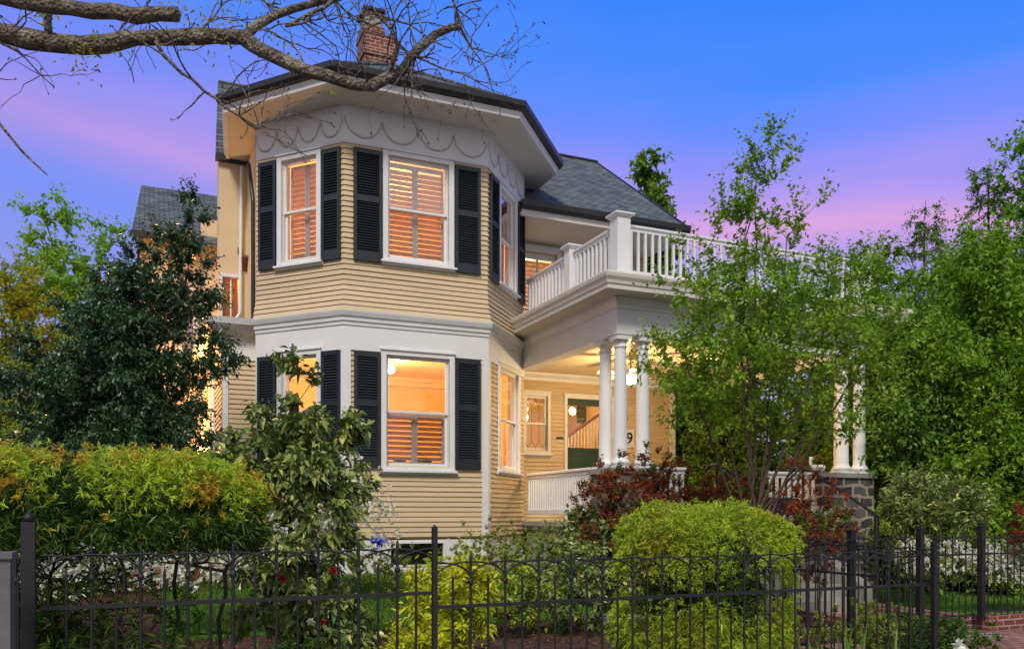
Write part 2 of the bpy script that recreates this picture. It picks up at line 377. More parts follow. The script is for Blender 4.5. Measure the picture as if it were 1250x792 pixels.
class Skel:
    def __init__(s, pts):
        s.p = [np.array(q, float) for q in pts]; s.par = [-1]+list(range(len(pts)-1)); s.tips = []
    def grow(s, tips, step=.3, up=.1, jit=.04, minidx=0, downpen=.8):
        base = s.p[-1]; o = np.argsort(np.linalg.norm(tips-base, axis=1))
        for i in o:
            t = tips[i]; Pn = np.array(s.p)
            d = np.linalg.norm(Pn-t, axis=1)+downpen*np.maximum(0, Pn[:, 2]-t[2])
            d[:minidx] += 1e3
            j = int(np.argmin(d)); a = s.p[j]; L = np.linalg.norm(t-a); n = max(1, int(L/step)); prev = j
            # start tangentially: bow
            for k in range(1, n+1):
                f = k/n; q = a+(t-a)*f+np.array([0, 0, -up*L*math.sin(math.pi*f)])
                if k < n: q = q+rng.normal(0, jit, 3)*min(1, L)
                s.p.append(q); s.par.append(prev); prev = len(s.p)-1
            s.tips.append(prev)
        return s
    def mesh(s, name, mat, parent, rmin, rmax, ex=.45, k=5, rfix=None):
        n = len(s.p); P = np.array(s.p); par = np.array(s.par); w = np.zeros(n); ch = np.zeros(n, int)
        for i in range(n):
            if par[i] >= 0: ch[par[i]] += 1
        w[ch == 0] = 1
        for i in range(n-1, 0, -1): w[par[i]] += w[i]
        R = rmin*w**ex; R = np.minimum(R, rmax)
        R[ch == 0] *= .6
        if rfix is not None: R = np.where(np.array(rfix+[0]*(n-len(rfix))) > 0, np.array(rfix+[0]*(n-len(rfix))), R)
        D = np.zeros((n, 3)); D[1:] = P[1:]-P[par[1:]]; D[0] = D[1]
        # average with main child
        best = {}
        for i in range(1, n):
            if par[i] not in best or w[i] > w[best[par[i]]]: best[par[i]] = i
        D = unit(D); D2 = D.copy()
        for a, b in best.items(): D2[a] = unit((D[a]+D[b])[None])[0] if a else D[b]
        ref = np.tile((1., 0, 0), (n, 1)); ref[np.abs(D2[:, 0]) > .85] = (0, 1., 0)
        A = unit(np.cross(D2, ref)); B = np.cross(D2, A)
        th = np.arange(k)*2*math.pi/k
        V = P[:, None]+R[:, None, None]*(A[:, None]*np.cos(th)[None, :, None]+B[:, None]*np.sin(th)[None, :, None])
        # each branch start gets own ring so thin twigs do not inherit the thick ring
        Vl = [V.reshape(-1, 3)]; F = []; nxt = n*k
        for i in range(1, n):
            p = par[i]
            if best[p] == i and (abs(ref[i]-ref[p]).sum() < .1): a0 = p*k
            else:
                Ai, Bi, r = A[i], B[i], R[i]*1.1
                Vl.append(P[p]+r*(Ai[None]*np.cos(th)[:, None]+Bi[None]*np.sin(th)[:, None])); a0 = nxt; nxt += k
            b0 = i*k
            for q in range(k): F.append((a0+q, a0+(q+1)%k, b0+(q+1)%k, b0+q))
        return raw_mesh(name, np.concatenate(Vl), np.array(F), None, mat, parent, smooth=True)
    def shoot_leaves(s, name, mat, parent, shoots, m, sl, L, W, up=.5, spread=1.0, droop=.15, flat=.6, lvar=.5, cluster=.0, out=.6):
        T = np.array([s.p[i] for i in s.tips]); Dt = unit(np.array([s.p[i]-s.p[s.par[i]] for i in s.tips]))
        nT = len(T); T = np.repeat(T, shoots, 0); Dt = np.repeat(Dt, shoots, 0)
        sd = unit(Dt*out+rng.normal(0, spread*.5, T.shape)+np.array([0, 0, up])); ln = sl*rng.uniform(.5, 1.2, len(T))
        f = np.tile((np.arange(m)+.5)/m, len(T)); f = f+rng.normal(0, .05, len(f))
        Tm = np.repeat(T, m, 0); sm = np.repeat(sd, m, 0); lm = np.repeat(ln, m)
        P = Tm+sm*(lm*f)[:, None]-sm*(lm*.2)[:, None]
        side = unit(np.cross(sm, rng.normal(0, 1, P.shape)))
        D = sm*.6+side*.9
        Ls = L*rng.uniform(1-lvar, 1+lvar, len(P))*(1-.35*np.clip(f, 0, 1))
        treer = np.repeat(rng.random(len(T)), m); r = np.clip(.38*rng.random(len(P))+.62*treer, 0, 1)
        leaves(name, P, D, Ls, np.full(len(P), W), mat, parent, droop, flat, r)
        return T, sd, ln
def tri_grid(): pass
# ================================================================== THE HOUSE
house = thing('victorian_house', (4.0, 15.0, .5), 'two storey tan clapboard house with octagonal bay, dark shutters and white columned porch', 'house')
C0, C1, C2, C3 = (1.72, 14.65), (2.90, 13.35), (5.34, 13.35), (6.66, 14.80)
wl, wfr, wr = WF(C0, C1), WF(C1, C2), WF(C2, C3)
TL = math.tan(math.radians(24)); TR = math.tan(math.radians(23.5))
ZB, ZBAND, ZS = 1.15, 4.52, 7.41
# windows: (frame, s0, s1, z0, z1, blinds, glass)
W_U = [(wfr, .62, 1.83, 5.55, 7.40, 'full', 'mirror'), (wl, wl.L-1.30, wl.L-.42, 5.52, 7.38, 'full', 'glass'), (wr, .50, 1.50, 5.52, 7.36, 'full', 'coolglass')]
W_L = [(wfr, .59, 1.84, 2.17, 4.17, 'half', 'glass'), (wl, wl.L-1.30, wl.L-.42, 2.17, 4.17, None, 'glass'), (wr, .48, 1.68, 2.22, 4.19, None, 'glass')]
def ops(lst, wf): return [opening(*w[1:5]) for w in lst if w[0] is wf]
core = MB(); sid = MB()
for wf, m0, m1 in ((wl, 0, TL), (wfr, TL, TR), (wr, TR, 0)):
    hU, hL = ops(W_U, wf), ops(W_L, wf)
    panel(core, wf, 0, wf.L, -.15, -.012, 1.12, 8.0, hU+hL, m0 and -0.0, 0)
    siding(sid, wf, 0, wf.L, 4.75, ZS, hU, m0, m1, flare=(5.25, .085))
    siding(sid, wf, 0, wf.L, ZB, 4.18, hL, m0, m1)
wall = sid.build('bay_wall', M['siding'], house)
core.build('inner_wall', M['intwall'], wall)
tr = MB()
# lower frieze band with stepped cornice, corner boards, drip cap
for wf, m0, m1 in ((wl, 0, TL), (wfr, TL, TR), (wr, TR, 0)):
    wf.prof(tr, 0, wf.L, [(0, 4.13), (.035, 4.13), (.035, 4.52), (.05, 4.52), (.055, 4.575), (.075, 4.585), (.08, 4.63), (.105, 4.66), (.13, 4.72), (.135, 4.745), (.09, 4.757), (0, 4.757)], m0, m1)
tr.build('frieze_band', M['white'], wall)
cb = MB()
for wf, a, b, m0, m1, nw in ((wl, wl.L-.09, wl.L, 0, TL, 0), (wfr, 0, .10, TL, 0, 1), (wfr, wfr.L-.10, wfr.L, 0, TR, 0), (wr, 0, .10, TR, 0, 1), (wl, 0, .08, 0, 0, 1)):
    wf.prof(cb, a, b, [(0, 1.157), (.036, 1.157), (.036, 4.129), (0, 4.129)], m0, m1)
    if nw: cb.build('corner_board', M['white'], wall); cb = MB()
uf = MB()
for wf, m0, m1 in ((wl, 0, TL), (wfr, TL, TR), (wr, TR, 0)):
    wf.prof(uf, 0, wf.L, [(0, ZS), (.02, ZS), (.03, ZS+.03), (.03, 8.0), (0, 8.0)], m0, m1)
upf = uf.build('upper_frieze', M['frieze'], wall)
for wf, n, a, b in ((wl, 4, 0.0, wl.L), (wfr, 4, 0, wfr.L), (wr, 4, 0, wr.L)):
    for i in range(n):
        mb = MB(); s0 = a+(b-a)*i/n+.02; s1 = a+(b-a)*(i+1)/n-.02; pts = []
        for k in range(17):
            th = math.pi*k/16; s = (s0+s1)/2-(s1-s0)/2*math.cos(th); z = 7.80-.27*math.sin(th)
            pts.append(wf.pt(s, .034, z))
        for k in range(16):
            rr = .008+.011*math.sin(math.pi*(k+.5)/16)
            mb.tube(pts[k], pts[k+1], rr, k=6, caps=False)
            mb.ball(pts[k], rr*1.2, 6)
        mb.ball(wf.pt(s0-.02, .034, 7.81), .024, 8); mb.tube(wf.pt(s0-.02, .034, 7.8), wf.pt(s0-.02, .034, 7.7), .006, k=5)
        mb.build('garland', M['garland'], upf)
for w in W_U:
    window(house, *w[:5], blinds=w[5], glass=w[6])
for w in W_L:
    window(house, *w[:5], blinds=w[5], glass=w[6])
for wf, a, b, c, d in [(wfr, .14, .60, 5.56, 7.35), (wfr, 1.85, 2.30, 5.56, 7.35), (wl, wl.L-.40, wl.L-.04, 5.57, 7.34), (wl, wl.L-1.68, wl.L-1.32, 5.56, 7.34),
                       (wr, .06, .47, 5.52, 7.33), (wr, 1.52, 1.93, 5.52, 7.29),
                       (wfr, .15, .575, 2.27, 4.11), (wfr, 1.86, 2.30, 2.27, 4.11), (wl, wl.L-.40, wl.L-.04, 2.25, 4.12), (wl, wl.L-1.70, wl.L-1.32, 2.25, 4.12)]:
    shutter(house, wf, a, b, c, d)
# foundation with basement window
fb = MB()
bh = [(.72, 1.70, .66, 1.07)]
panel(fb, wfr, 0, wfr.L, -.10, -.002, .0, 1.10, bh)
panel(fb, wl, 0, wl.L, -.10, -.002, .0, 1.10); panel(fb, wr, 0, wr.L, -.10, -.002, .0, 1.10)
fnd = fb.build('foundation', M['white'], house)
bw = MB(); wfr.box(bw, .72, 1.70, -.07, -.05, .66, 1.07); bwo = bw.build('basement_window', M['glass'], fnd)
bw = MB(); wfr.box(bw, .5, 1.9, -.30, -.25, .3, 1.10); bw.build('dark_backing', M['dark'], bwo)  # near-black sheet stands in for the darkness of the unlit basement
bf = MB(); wfr.box(bf, .72, .76, -.05, .01, .66, 1.07); wfr.box(bf, 1.66, 1.70, -.05, .01, .66, 1.07); wfr.box(bf, .76, 1.66, -.05, .008, 1.04, 1.07); wfr.box(bf, .76, 1.66, -.05, .008, .66, .69)
bf.build('window_frame', M['white'], bwo)

# ---- interior of the bay (two rooms)
rm = MB()
rm.box(1.80, 6.50, 17.6, 17.7, 1.3, 7.95); rm.box(1.74, 1.80, 14.75, 17.6, 1.3, 7.95); rm.box(6.50, 6.56, 14.75, 17.6, 1.3, 7.95)
rm.box(3.62, 4.1, 17.5, 17.6, 1.4, 4.3)
rm.build('room_wall', M['intwall'], wall)
def octslab(mb, z0, z1, ins=.12):
    p = [(1.8, 17.6), (1.8, 14.75), (2.97, 13.47), (5.28, 13.47), (6.5, 14.8), (6.5, 17.6)]
    mb.poly([(x, y, z1) for x, y in p][::-1], z1-z0)
fl = MB(); octslab(fl, 1.2, 1.4); octslab(fl, 4.82, 4.9); fl.build('room_floor', M['intfloor'], wall)
cl = MB(); octslab(cl, 4.42, 4.5); octslab(cl, 7.75, 7.83)
cl.prof = None
for z in (4.24,):
    cl.box(1.8, 6.5, 17.48, 17.6, z, z+.18); cl.box(1.8, 6.5, 17.40, 17.48, z+.1, z+.18)
    cl.box(1.8, 1.92, 14.9, 17.5, z, z+.18); cl.box(6.38, 6.5, 14.9, 17.5, z, z+.18)
cl.build('room_ceiling', M['intceil'], wall)
g = thing('ceiling_lamp', (4.27, 15.6, 4.42), 'round glowing lamp on the ceiling inside the lower front window', 'ceiling lamp')
mb = MB(); mb.lathe((4.27, 15.6, 4.33), [(.07, .09), (.07, .05), (.04, .04), (.04, 0)][::-1], 16); mb.build('lamp_base', M['fan'], g)
mb = MB(); mb.ball((4.27, 15.6, 4.26), .085, 16); mb.build('lamp_globe', M['globe'], g)
# dark cushions behind the lower shutters
mb = MB()
for (a, b) in ((.92, 1.10), (1.24, 1.55)):
    wfr.prof(mb, a, b, [(-.30, 2.36), (-.42, 2.36), (-.43, 2.42), (-.41, 2.47), (-.31, 2.47), (-.29, 2.42)])
tag(mb.build('book_stack', M['black'], None, wfr.pt(1.2, -.35, 2.36)), 'dark flat books lying behind the lower front window shutters', 'books')

def point(name, loc, col, p, r=.08):
    l = bpy.data.lights.new(name, 'POINT'); l.color = col; l.energy = p; l.shadow_soft_size = r
    o = bpy.data.objects.new(name, l); C.objects.link(o); o.location = loc; return o
WARM = (1, .68, .34); 
point('room_and_fill_light', (4.27, 15.5, 4.05), (1, .62, .27), 62)
point('room_and_fill_light', (4.3, 15.7, 7.3), (1, .55, .22), 250)
point('room_and_fill_light', (2.6, 15.4, 3.3), (1, .42, .08), 60)
point('room_and_fill_light', (2.75, 15.1, 6.5), (1, .52, .2), 75)  # extra point added to brighten the left upper louvres
point('room_and_fill_light', (5.5, 15.4, 3.7), (1, .5, .17), 26)  # extra point added to brighten the right lower window

# ---- bay eaves and roof
EO = [(1.38, 16.3), (1.18, 14.35), (2.60, 12.64), (5.62, 12.64), (7.18, 14.42), (7.20, 16.2)]
mb = MB(); mb.poly([(x, y, 8.04) for x, y in EO][::-1], .04); soff = mb.build('soffit', M['soffit'], house)
fa = MB(); gu = MB()
for i in range(len(EO)-1):
    w_ = WF(EO[i], EO[i+1]); m0 = math.tan(math.radians(22.5)) if 0 < i else 0; m1 = math.tan(math.radians(22.5)) if i < len(EO)-2 else 0
    w_.prof(fa, 0, w_.L, [(-.05, 7.985), (.015, 7.985), (.02, 8.03), (.04, 8.06), (.045, 8.09), (-.05, 8.09)], m0, m1)
    if i > 0: w_.prof(gu, 0, w_.L, [(.0, 8.092), (.10, 8.10), (.135, 8.15), (.14, 8.235), (.12, 8.245), (.11, 8.16), (.02, 8.13), (.0, 8.22), (-.05, 8.22), (-.05, 8.092)], m0, m1)
fa.build('fascia', M['white'], soff); gu.build('gutter', M['gutter'], soff)
AP = (4.55, 16.5, 10.50); AB = (4.55, 22.0, 10.50)
rf = MB()
ez = 8.2
E = [(x, y, ez) for x, y in [(1.34, 16.4), (1.16, 14.33), (2.58, 12.56), (5.65, 12.56), (7.26, 14.4), (7.28, 20.5)]]
for a, b, c in ((E[1], E[2], AP), (E[2], E[3], AP), (E[3], E[4], AP)): rf.poly([a, b, c], .05)
rf.poly([E[0], E[1], AP, (4.55, 17.0, 10.50)], .05); rf.poly([E[4], E[5], AB, AP], .05)
roof = rf.build('bay_roof', M['roof'], house)
rc = MB()
for q in (E[2], E[3], E[4], E[1]): rc.tube((q[0], q[1], q[2]+.02), (AP[0], AP[1], AP[2]+.02), .035, k=6)
rc.tube(AP, AB, .04, k=6); rc.build('ridge_cap', M['roof'], roof)
# chimney
ch = MB(); ch.box(4.28, 4.98, 17.7, 18.4, 9.5, 11.35); ch.box(4.25, 5.01, 17.67, 18.43, 11.30, 11.42)
ch.box(4.28, 4.98, 17.7, 18.4, 11.42, 11.78); ch.box(4.26, 4.72, 17.68, 18.42, 11.78, 11.92)
chm = ch.build('chimney', M['brick'], house)
cp = MB(); cp.box(4.33, 4.68, 17.78, 18.3, 11.92, 12.28); cp.build('flue_liner', M['concrete'], chm)
cp = MB(); cp.box(4.27, 4.74, 17.72, 18.36, 12.28, 12.33); cp.build('chimney_cap', M['gutter'], chm)

# ---- rear wing: gable roof behind the porch
rw = MB()
A_, B_, Cc, Dd = (6.0, 14.58, 7.42), (10.32, 14.58, 7.42), (10.32, 18.46, 10.25), (6.0, 18.46, 10.25)
rw.poly([A_, B_, Cc, Dd], .06); rw.poly([Dd, Cc, (10.32, 22.3, 7.42), (6.0, 22.3, 7.42)], .06)
wing = rw.build('wing_roof', M['roof'], house)
rk = MB(); rk.tube((10.33, 14.55, 7.40), (10.33, 18.46, 10.24), .035, k=6); rk.tube((6, 18.46, 10.27), (10.35, 18.46, 10.27), .04, k=6); rk.build('rake_board', M['gutter'], wing)
mb = MB(); mb.box(6.66, 10.2, 14.62, 16.1, 7.18, 7.24); mb.box(6.0, 10.25, 14.56, 14.62, 7.16, 7.30); mb.build('wing_soffit', M['soffit'], wing)
mb = MB(); wg = WF((6.5, 14.56), (10.3, 14.56)); wg.prof(mb, 0, 3.8, [(0, 7.28), (.08, 7.29), (.11, 7.33), (.12, 7.43), (.1, 7.44), (.02, 7.42), (0, 7.42)]); mb.build('gutter', M['gutter'], wing)
wp = WF((6.70, 16.0), (10.92, 16.0))
pw = opening(.50, 1.12, 2.71, 4.06, .06); pd = (1.52, 2.60, 1.38, 3.97)
dd = (.42, 1.28, 5.1, 6.98)
sw = MB(); co = MB()
siding(sw, wp, 0, wp.L, 1.36, 4.5, [pw, pd]); siding(sw, wp, 0, 3.5, 5.05, 7.2, [dd])
panel(co, wp, 0, wp.L, -.15, -.012, .5, 4.6, [pw, pd]); panel(co, wp, 0, 3.5, -.15, -.012, 4.6, 7.3, [dd])
wx = WF((10.92, 16.0), (10.92, 21.5)); siding(sw, wx, 0, 5.5, .8, 4.5); panel(co, wx, 0, 5.5, -.15, -.012, .3, 4.6)
wx2 = WF((10.2, 16.0), (10.2, 21.5)); siding(sw, wx2, 0, 5.5, 4.6, 7.3); panel(co, wx2, 0, 5.5, -.15, -.012, 4.6, 7.4)
co.add([(10.19, 15.9, 7.4), (10.19, 21.0, 7.4), (10.19, 18.46, 10.1)], [(0, 1, 2)])
sidew = MB(); wv = WF((6.66, 14.8), (6.66, 16.0)); siding(sidew, wv, 0, 1.2, 1.1, 8.0); panel(sidew, wv, 0, 1.2, -.15, -.012, .5, 8.0)
sidew.build('side_wall', M['siding'], house)
pwall = sw.build('porch_wall', M['siding'], house); co.build('inner_wall', M['intwall'], pwall)
cb = MB(); wp.box(cb, wp.L-.11, wp.L+.03, 0, .04, 1.36, 4.5); wp.prof(cb, 0, wp.L, [(0, 4.30), (.03, 4.30), (.04, 4.36), (.1, 4.42), (.12, 4.5), (0, 4.5)]); wp.box(cb, 0, .06, 0, .05, 1.36, 4.3)
cb.build('crown_moulding', M['white'], pwall)
# leaded porch window
pwn = window(house, wp, .50, 1.12, 2.71, 4.06, blinds=None, cas=.06)
pwn['label'] = 'narrow porch window with looping leaded tracery'
ld = MB(); a, b, c, d = pw
for k in range(3):
    cx = a+(b-a)*(k+.5)/3; hw = (b-a)/6
    for sgn in (-1, 1):
        pts = []
        for i in range(21):
            t = i/20; z = c+.08+(d-c-.14)*t; pts.append(wp.pt(cx+sgn*hw*min(1, 2.6*math.sin(math.pi*t)**1.2), -.045, z))
        ld.path(pts, .004, 4)
ld.tube(wp.pt(a, -.045, (c+d)/2), wp.pt(b, -.045, (c+d)/2), .006, k=4)
ld.build('leaded_tracery', M['iron'], pwn)
# front door with casing
a, b, c, d = pd
mb = MB(); wp.box(mb, a-.07, a, 0, .05, c, d+.07); wp.box(mb, b, b+.1, 0, .05, c, d+.07); wp.box(mb, a, b, 0, .048, d, d+.07); wp.box(mb, a-.1, b+.13, 0, .07, d+.07, d+.1)
dc = mb.build('door_casing', M['white'], house)
mb = MB(); wp.box(mb, a, b, -.09, -.03, 1.38, 2.93); wp.box(mb, a, b, -.09, -.03, 3.84, d)
wp.box(mb, a, a+.045, -.09, -.03, 2.93, 3.84); wp.box(mb, b-.12, b, -.09, -.03, 2.93, 3.84)
for (z0, z1) in ((1.5, 2.2), (2.32, 2.82)): wp.box(mb, a+.12, b-.15, -.03, -.018, z0, z1)
wp.box(mb, a, b, -.03, -.01, 2.86, 2.90)
dr = mb.build('door', M['greendoor'], house); dr['label'] = 'dark green front door with large glass pane'
mb = MB(); wp.box(mb, a+.04, b-.1, -.07, -.064, 2.9, 3.86); mb.build('pane', M['glass'], dr)
mb = MB(); mb.ball(wp.pt(b-.07, .03, 2.4), .03, 10); mb.tube(wp.pt(b-.07, -.03, 2.4), wp.pt(b-.07, .03, 2.4), .012); mb.build('handle', M['wood'], dr)
# hall behind door
mb = MB(); mb.box(6.75, 10.85, 19.6, 19.7, 1.2, 4.5); mb.box(6.7, 6.8, 16.16, 19.6, 1.2, 4.5); mb.box(10.8, 10.85, 16.16, 19.6, 1.2, 4.5)
mb.box(10.0, 10.1, 16.9, 19.6, 1.2, 4.5)
mb.build('hall_wall', M['intwall'], pwall)
mb = MB(); mb.box(6.7, 10.85, 16.12, 19.7, 1.2, 1.36); mb.build('hall_floor', M['intfloor'], pwall)
mb = MB(); mb.box(6.7, 10.85, 16.12, 19.7, 4.46, 4.56); mb.build('hall_ceiling', M['intceil'], pwall)
mb = MB(); mb.box(9.75, 10.15, 18.4, 18.44, 3.75, 4.35); mb.build('hall_picture', M['slate'], pwall)
stair = thing('staircase', (8.6, 17.6, 1.36), 'indoor stair with brown handrail and white balusters seen through the green door', 'staircase')
p0, p1 = np.array((8.75, 17.5, 3.15)), np.array((9.85, 17.5, 3.86))
mb = MB(); mb.tube(p0, p1, .035, k=8); mb.tube(p0, (8.75, 17.5, 1.36), .05, k=8); mb.build('handrail', M['wood'], stair)
mb = MB(); mb.poly([(8.7, 17.45, 1.36), (9.95, 17.45, 1.36), (9.95, 17.45, 2.85), (8.7, 17.45, 2.1)][::-1], .9, (0, 1, 0)); mb.build('stringer', M['white'], stair)
for i in range(13):
    t = (i+.5)/13; q = p0+(p1-p0)*t
    mb = MB(); mb.tube((q[0], q[1], 2.1+.75*t), q, .014, k=6); mb.build('baluster', M['white'], stair)
point('hall_light', (8.4, 16.9, 4.1), (1, .66, .32), 70)
# deck door upstairs with glowing louvres
mb = MB(); a, b, c, d = dd
wp.box(mb, a-.1, a, 0, .05, c, d+.1); wp.box(mb, b, b+.1, 0, .05, c, d+.1); wp.box(mb, a, b, 0, .05, d, d+.1); wp.box(mb, a-.12, b+.12, 0, .07, d+.1, d+.13)
ddr = mb.build('deck_door_casing', M['white'], house)
mb = MB(); wp.box(mb, a, a+.09, -.08, -.03, c, d); wp.box(mb, b-.09, b, -.08, -.03, c, d); wp.box(mb, a+.09, b-.09, -.08, -.03, d-.14, d); wp.box(mb, a+.09, b-.09, -.08, -.03, c, c+.3)
wp.box(mb, (a+b)/2-.02, (a+b)/2+.02, -.08, -.03, c+.3, d-.14)
ddoor = mb.build('deck_door', M['white'], house)
mb = MB(); wp.box(mb, a+.09, b-.09, -.06, -.055, c+.3, d-.14); mb.build('pane', M['glass'], ddoor)
mb = MB(); z = c+.3
while z < d-.2: wp.prof(mb, a+.06, b-.06, [(-.15, z), (-.10, z+.06), (-.095, z+.07), (-.155, z+.01)]); z += .09
mb.build('louvres', M['blind'], ddoor)
mb = MB(); mb.box(6.7, 10.1, 18.0, 18.1, 4.9, 7.3); mb.box(6.7, 6.75, 16.15, 18, 4.9, 7.3); mb.box(10.05, 10.1, 16.15, 18, 4.9, 7.3); mb.build('upper_room_wall', M['intwall'], pwall)
mb = MB(); mb.box(6.7, 10.1, 16.15, 18.1, 7.28, 7.34); mb.box(6.7, 10.1, 16.15, 18.1, 4.8, 4.9); mb.build('upper_room_ceiling', M['intceil'], pwall)
point('room_and_fill_light', (7.8, 17.2, 6.6), (1, .8, .48), 90)

# ---- porch
PX, PY, PX2 = 6.60, 11.16, 11.80
mb = MB(); mb.box(PX+.02, PX2, PY+.02, 15.98, 1.30, 1.38); mb.box(PX+.06, PX2-.04, PY+.06, 15.9, 1.22, 1.30); pf = mb.build('porch_floor', M['lattice'], house)
mb = MB()
for k in range(8): mb.box(PX+.10+.002*(k%2), PX+.12, PY+.1, 14.7, .35+k*.108, .35+k*.108+.1)
mb.box(PX+.12, PX2-.1, PY+.12, PY+.14, .3, 1.22); mb.box(PX2-.12, PX2-.1, PY+.1, 15.9, .3, 1.22)
mb.build('porch_skirt', M['lattice'], pf)
beam = MB()
ws, wf_, we = WF((PX, 14.75), (PX, PY)), WF((PX, PY), (PX2, PY)), WF((PX2, PY), (PX2, 16.0))
for w_, m0, m1 in ((ws, 0, 1), (wf_, 1, 1), (we, 1, 0)):
    w_.prof(beam, 0, w_.L, [(-.26, 4.27), (.0, 4.27), (.0, 4.83), (-.26, 4.83)], m0, m1)
    w_.prof(beam, 0, w_.L, [(0, 4.66), (.015, 4.66), (.02, 4.70), (.06, 4.76), (.075, 4.83), (0, 4.83)], m0, m1)
bm_ = beam.build('porch_beam', M['white'], house)
co = MB()
for w_, m0, m1 in ((ws, 0, 1), (wf_, 1, 1), (we, 1, 0)):
    w_.prof(co, 0, w_.L, [(-.3, 4.832), (.40, 4.832), (.405, 4.90), (.42, 4.905), (.43, 4.95), (.46, 5.0), (.47, 5.05), (.465, 5.07), (-.3, 5.10)], m0, m1)
co.build('porch_cornice', M['soffit'], house)
mb = MB(); mb.box(PX+.2, PX2-.2, PY+.2, 15.99, 4.46, 4.50); mb.build('porch_ceiling', M['ceiling'], house)
mb = MB(); mb.box(PX-.1, PX2+.1, PY-.1, 15.99, 5.07, 5.115); mb.build('deck_floor', M['lattice'], house)
colp = [(0, 2.25), (.135, 2.25), (.135, 2.28), (.15, 2.29), (.152, 2.33), (.13, 2.35), (.118, 2.37), (.108, 2.41), (.106, 2.9), (.102, 3.4), (.092, 4.05), (.091, 4.08), (.105, 4.09), (.106, 4.11), (.092, 4.12), (.092, 4.16), (.11, 4.175), (.125, 4.2)]
for i, (x, y) in enumerate([(6.74, 11.30), (6.74, 11.76), (7.14, 11.30), (11.24, 11.30), (11.64, 11.30), (11.64, 11.76)]):
    if i == 0:
        mb = MB(); mb.lathe((x, y, 0), [(r, z) for r, z in colp[1:]], 28)
        mb.box(x-.145, x+.145, y-.145, y+.145, 2.232, 2.262); mb.box(x-.13, x+.13, y-.13, y+.13, 4.2, 4.268)
        col0 = mb.build('column', M['white'], house); xy0 = (x, y)
    else: copy_part(col0, house, (x-xy0[0], y-xy0[1], 0))
def pier(x0, x1, y0, y1):
    mb = MB(); mb.box(x0, x1, y0, y1, .0, 2.15); pr = mb.build('stone_pier', M['stone'], house)
    mb = MB(); mb.box(x0-.04, x1+.04, y0-.04, y1+.04, 2.15, 2.23); mb.build('pier_cap', M['concrete'], pr)
pier(10.62, 11.82, 11.14, 11.95); pier(6.58, 7.35, 11.12, 11.95)
def railing(pts0, pts1, zb, zt, name, sp=.13, bw=.019, lab=None):
    w_ = WF(pts0, pts1); mb = MB()
    w_.prof(mb, 0, w_.L, [(-.02, zt-.09), (.02, zt-.09), (.02, zt-.045), (.045, zt-.03), (.045, zt), (.02, zt+.012), (-.02, zt+.012), (-.045, zt), (-.045, zt-.03), (-.02, zt-.045)])
    w_.prof(mb, 0, w_.L, [(-.022, zb), (.022, zb), (.022, zb+.075), (-.022, zb+.075)])
    r = mb.build(name, M['white'], house); n = max(1, int(w_.L/sp)); b0 = None
    if lab: r['label'] = lab
    for i in range(n):
        s = w_.L*(i+.5)/n
        if b0 is None:
            mb = MB(); w_.box(mb, s-bw, s+bw, -bw, bw, zb+.075, zt-.09); b0 = mb.build('baluster', M['white'], r); sz = s
        else: copy_part(b0, r, (w_.u[0]*(s-sz), w_.u[1]*(s-sz), 0))
    return r
railing((6.69, 14.62), (6.69, 12.95), 5.20, 5.97, 'deck_railing'); railing((6.69, 12.70), (6.69, 11.35), 5.20, 5.97, 'deck_railing')
railing((6.82, 11.23), (11.5, 11.23), 5.20, 5.97, 'deck_railing', lab='long deck railing facing the street above the porch')
railing((6.68, 14.6), (6.68, 11.96), 1.52, 2.27, 'porch_railing', .095, .017)
railing((7.36, 11.25), (7.9, 11.25), 1.52, 2.25, 'porch_railing', .105); railing((9.55, 11.25), (10.6, 11.25), 1.46, 2.22, 'porch_railing', .125, .019)
def newel(x, y, h=.93, w=.115):
    mb = MB(); mb.box(x-w, x+w, y-w, y+w, 5.12, 5.12+h); mb.box(x-w-.02, x+w+.02, y-w-.02, y+w+.02, 5.118, 5.22)
    mb.hexa([(x-w-.01, y-w-.01, 5.12+h), (x+w+.01, y-w-.01, 5.12+h), (x+w+.01, y+w+.01, 5.12+h), (x-w-.01, y+w+.01, 5.12+h), (x-w-.05, y-w-.05, 5.16+h), (x+w+.05, y-w-.05, 5.16+h), (x+w+.05, y+w+.05, 5.16+h), (x-w-.05, y+w+.05, 5.16+h)])
    mb.box(x-w-.05, x+w+.05, y-w-.05, y+w+.05, 5.16+h, 5.185+h)
    mb.build('newel_post', M['white'], house)
newel(6.70, 11.24); newel(6.69, 12.82, .90, .10); newel(11.62, 11.24)
# porch steps
mb = MB()
for k in range(7): mb.box(8.05, 9.5, 9.2+k*.29, 11.18, .12+k*.18-.02, .12+(k+1)*.18-(.0 if k < 6 else .004))
stp = mb.build('porch_steps', M['concrete'], house)
stp = stp; mb = MB(); mb.poly([(7.82, 9.1, 0), (7.82, 11.15, 0), (7.82, 11.15, 1.42), (7.82, 9.1, .45)], .2, (1, 0, 0)); mb.build('cheek_wall', M['concrete'], stp); mb = MB(); mb.poly([(9.52, 9.1, 0), (9.52, 11.15, 0), (9.52, 11.15, 1.42), (9.52, 9.1, .45)], .2, (1, 0, 0)); mb.build('cheek_wall', M['concrete'], stp)
for x in (7.95, 9.62):
    mb = MB(); pts = [(x, 9.02, .2), (x, 9.02, 1.50), (x, 9.12, 1.56), (x, 10.3, 2.20), (x, 10.5, 2.27), (x, 10.68, 2.26), (x, 10.78, 2.18)]
    mb.path(pts, .022, 8); mb.tube((x, 10.5, 1.3), (x, 10.5, 2.25), .018); mb.tube((x, 9.02, .2), (x, 9.02, 1.5), .035)
    mb.build('handrail', M['iron'], stp)

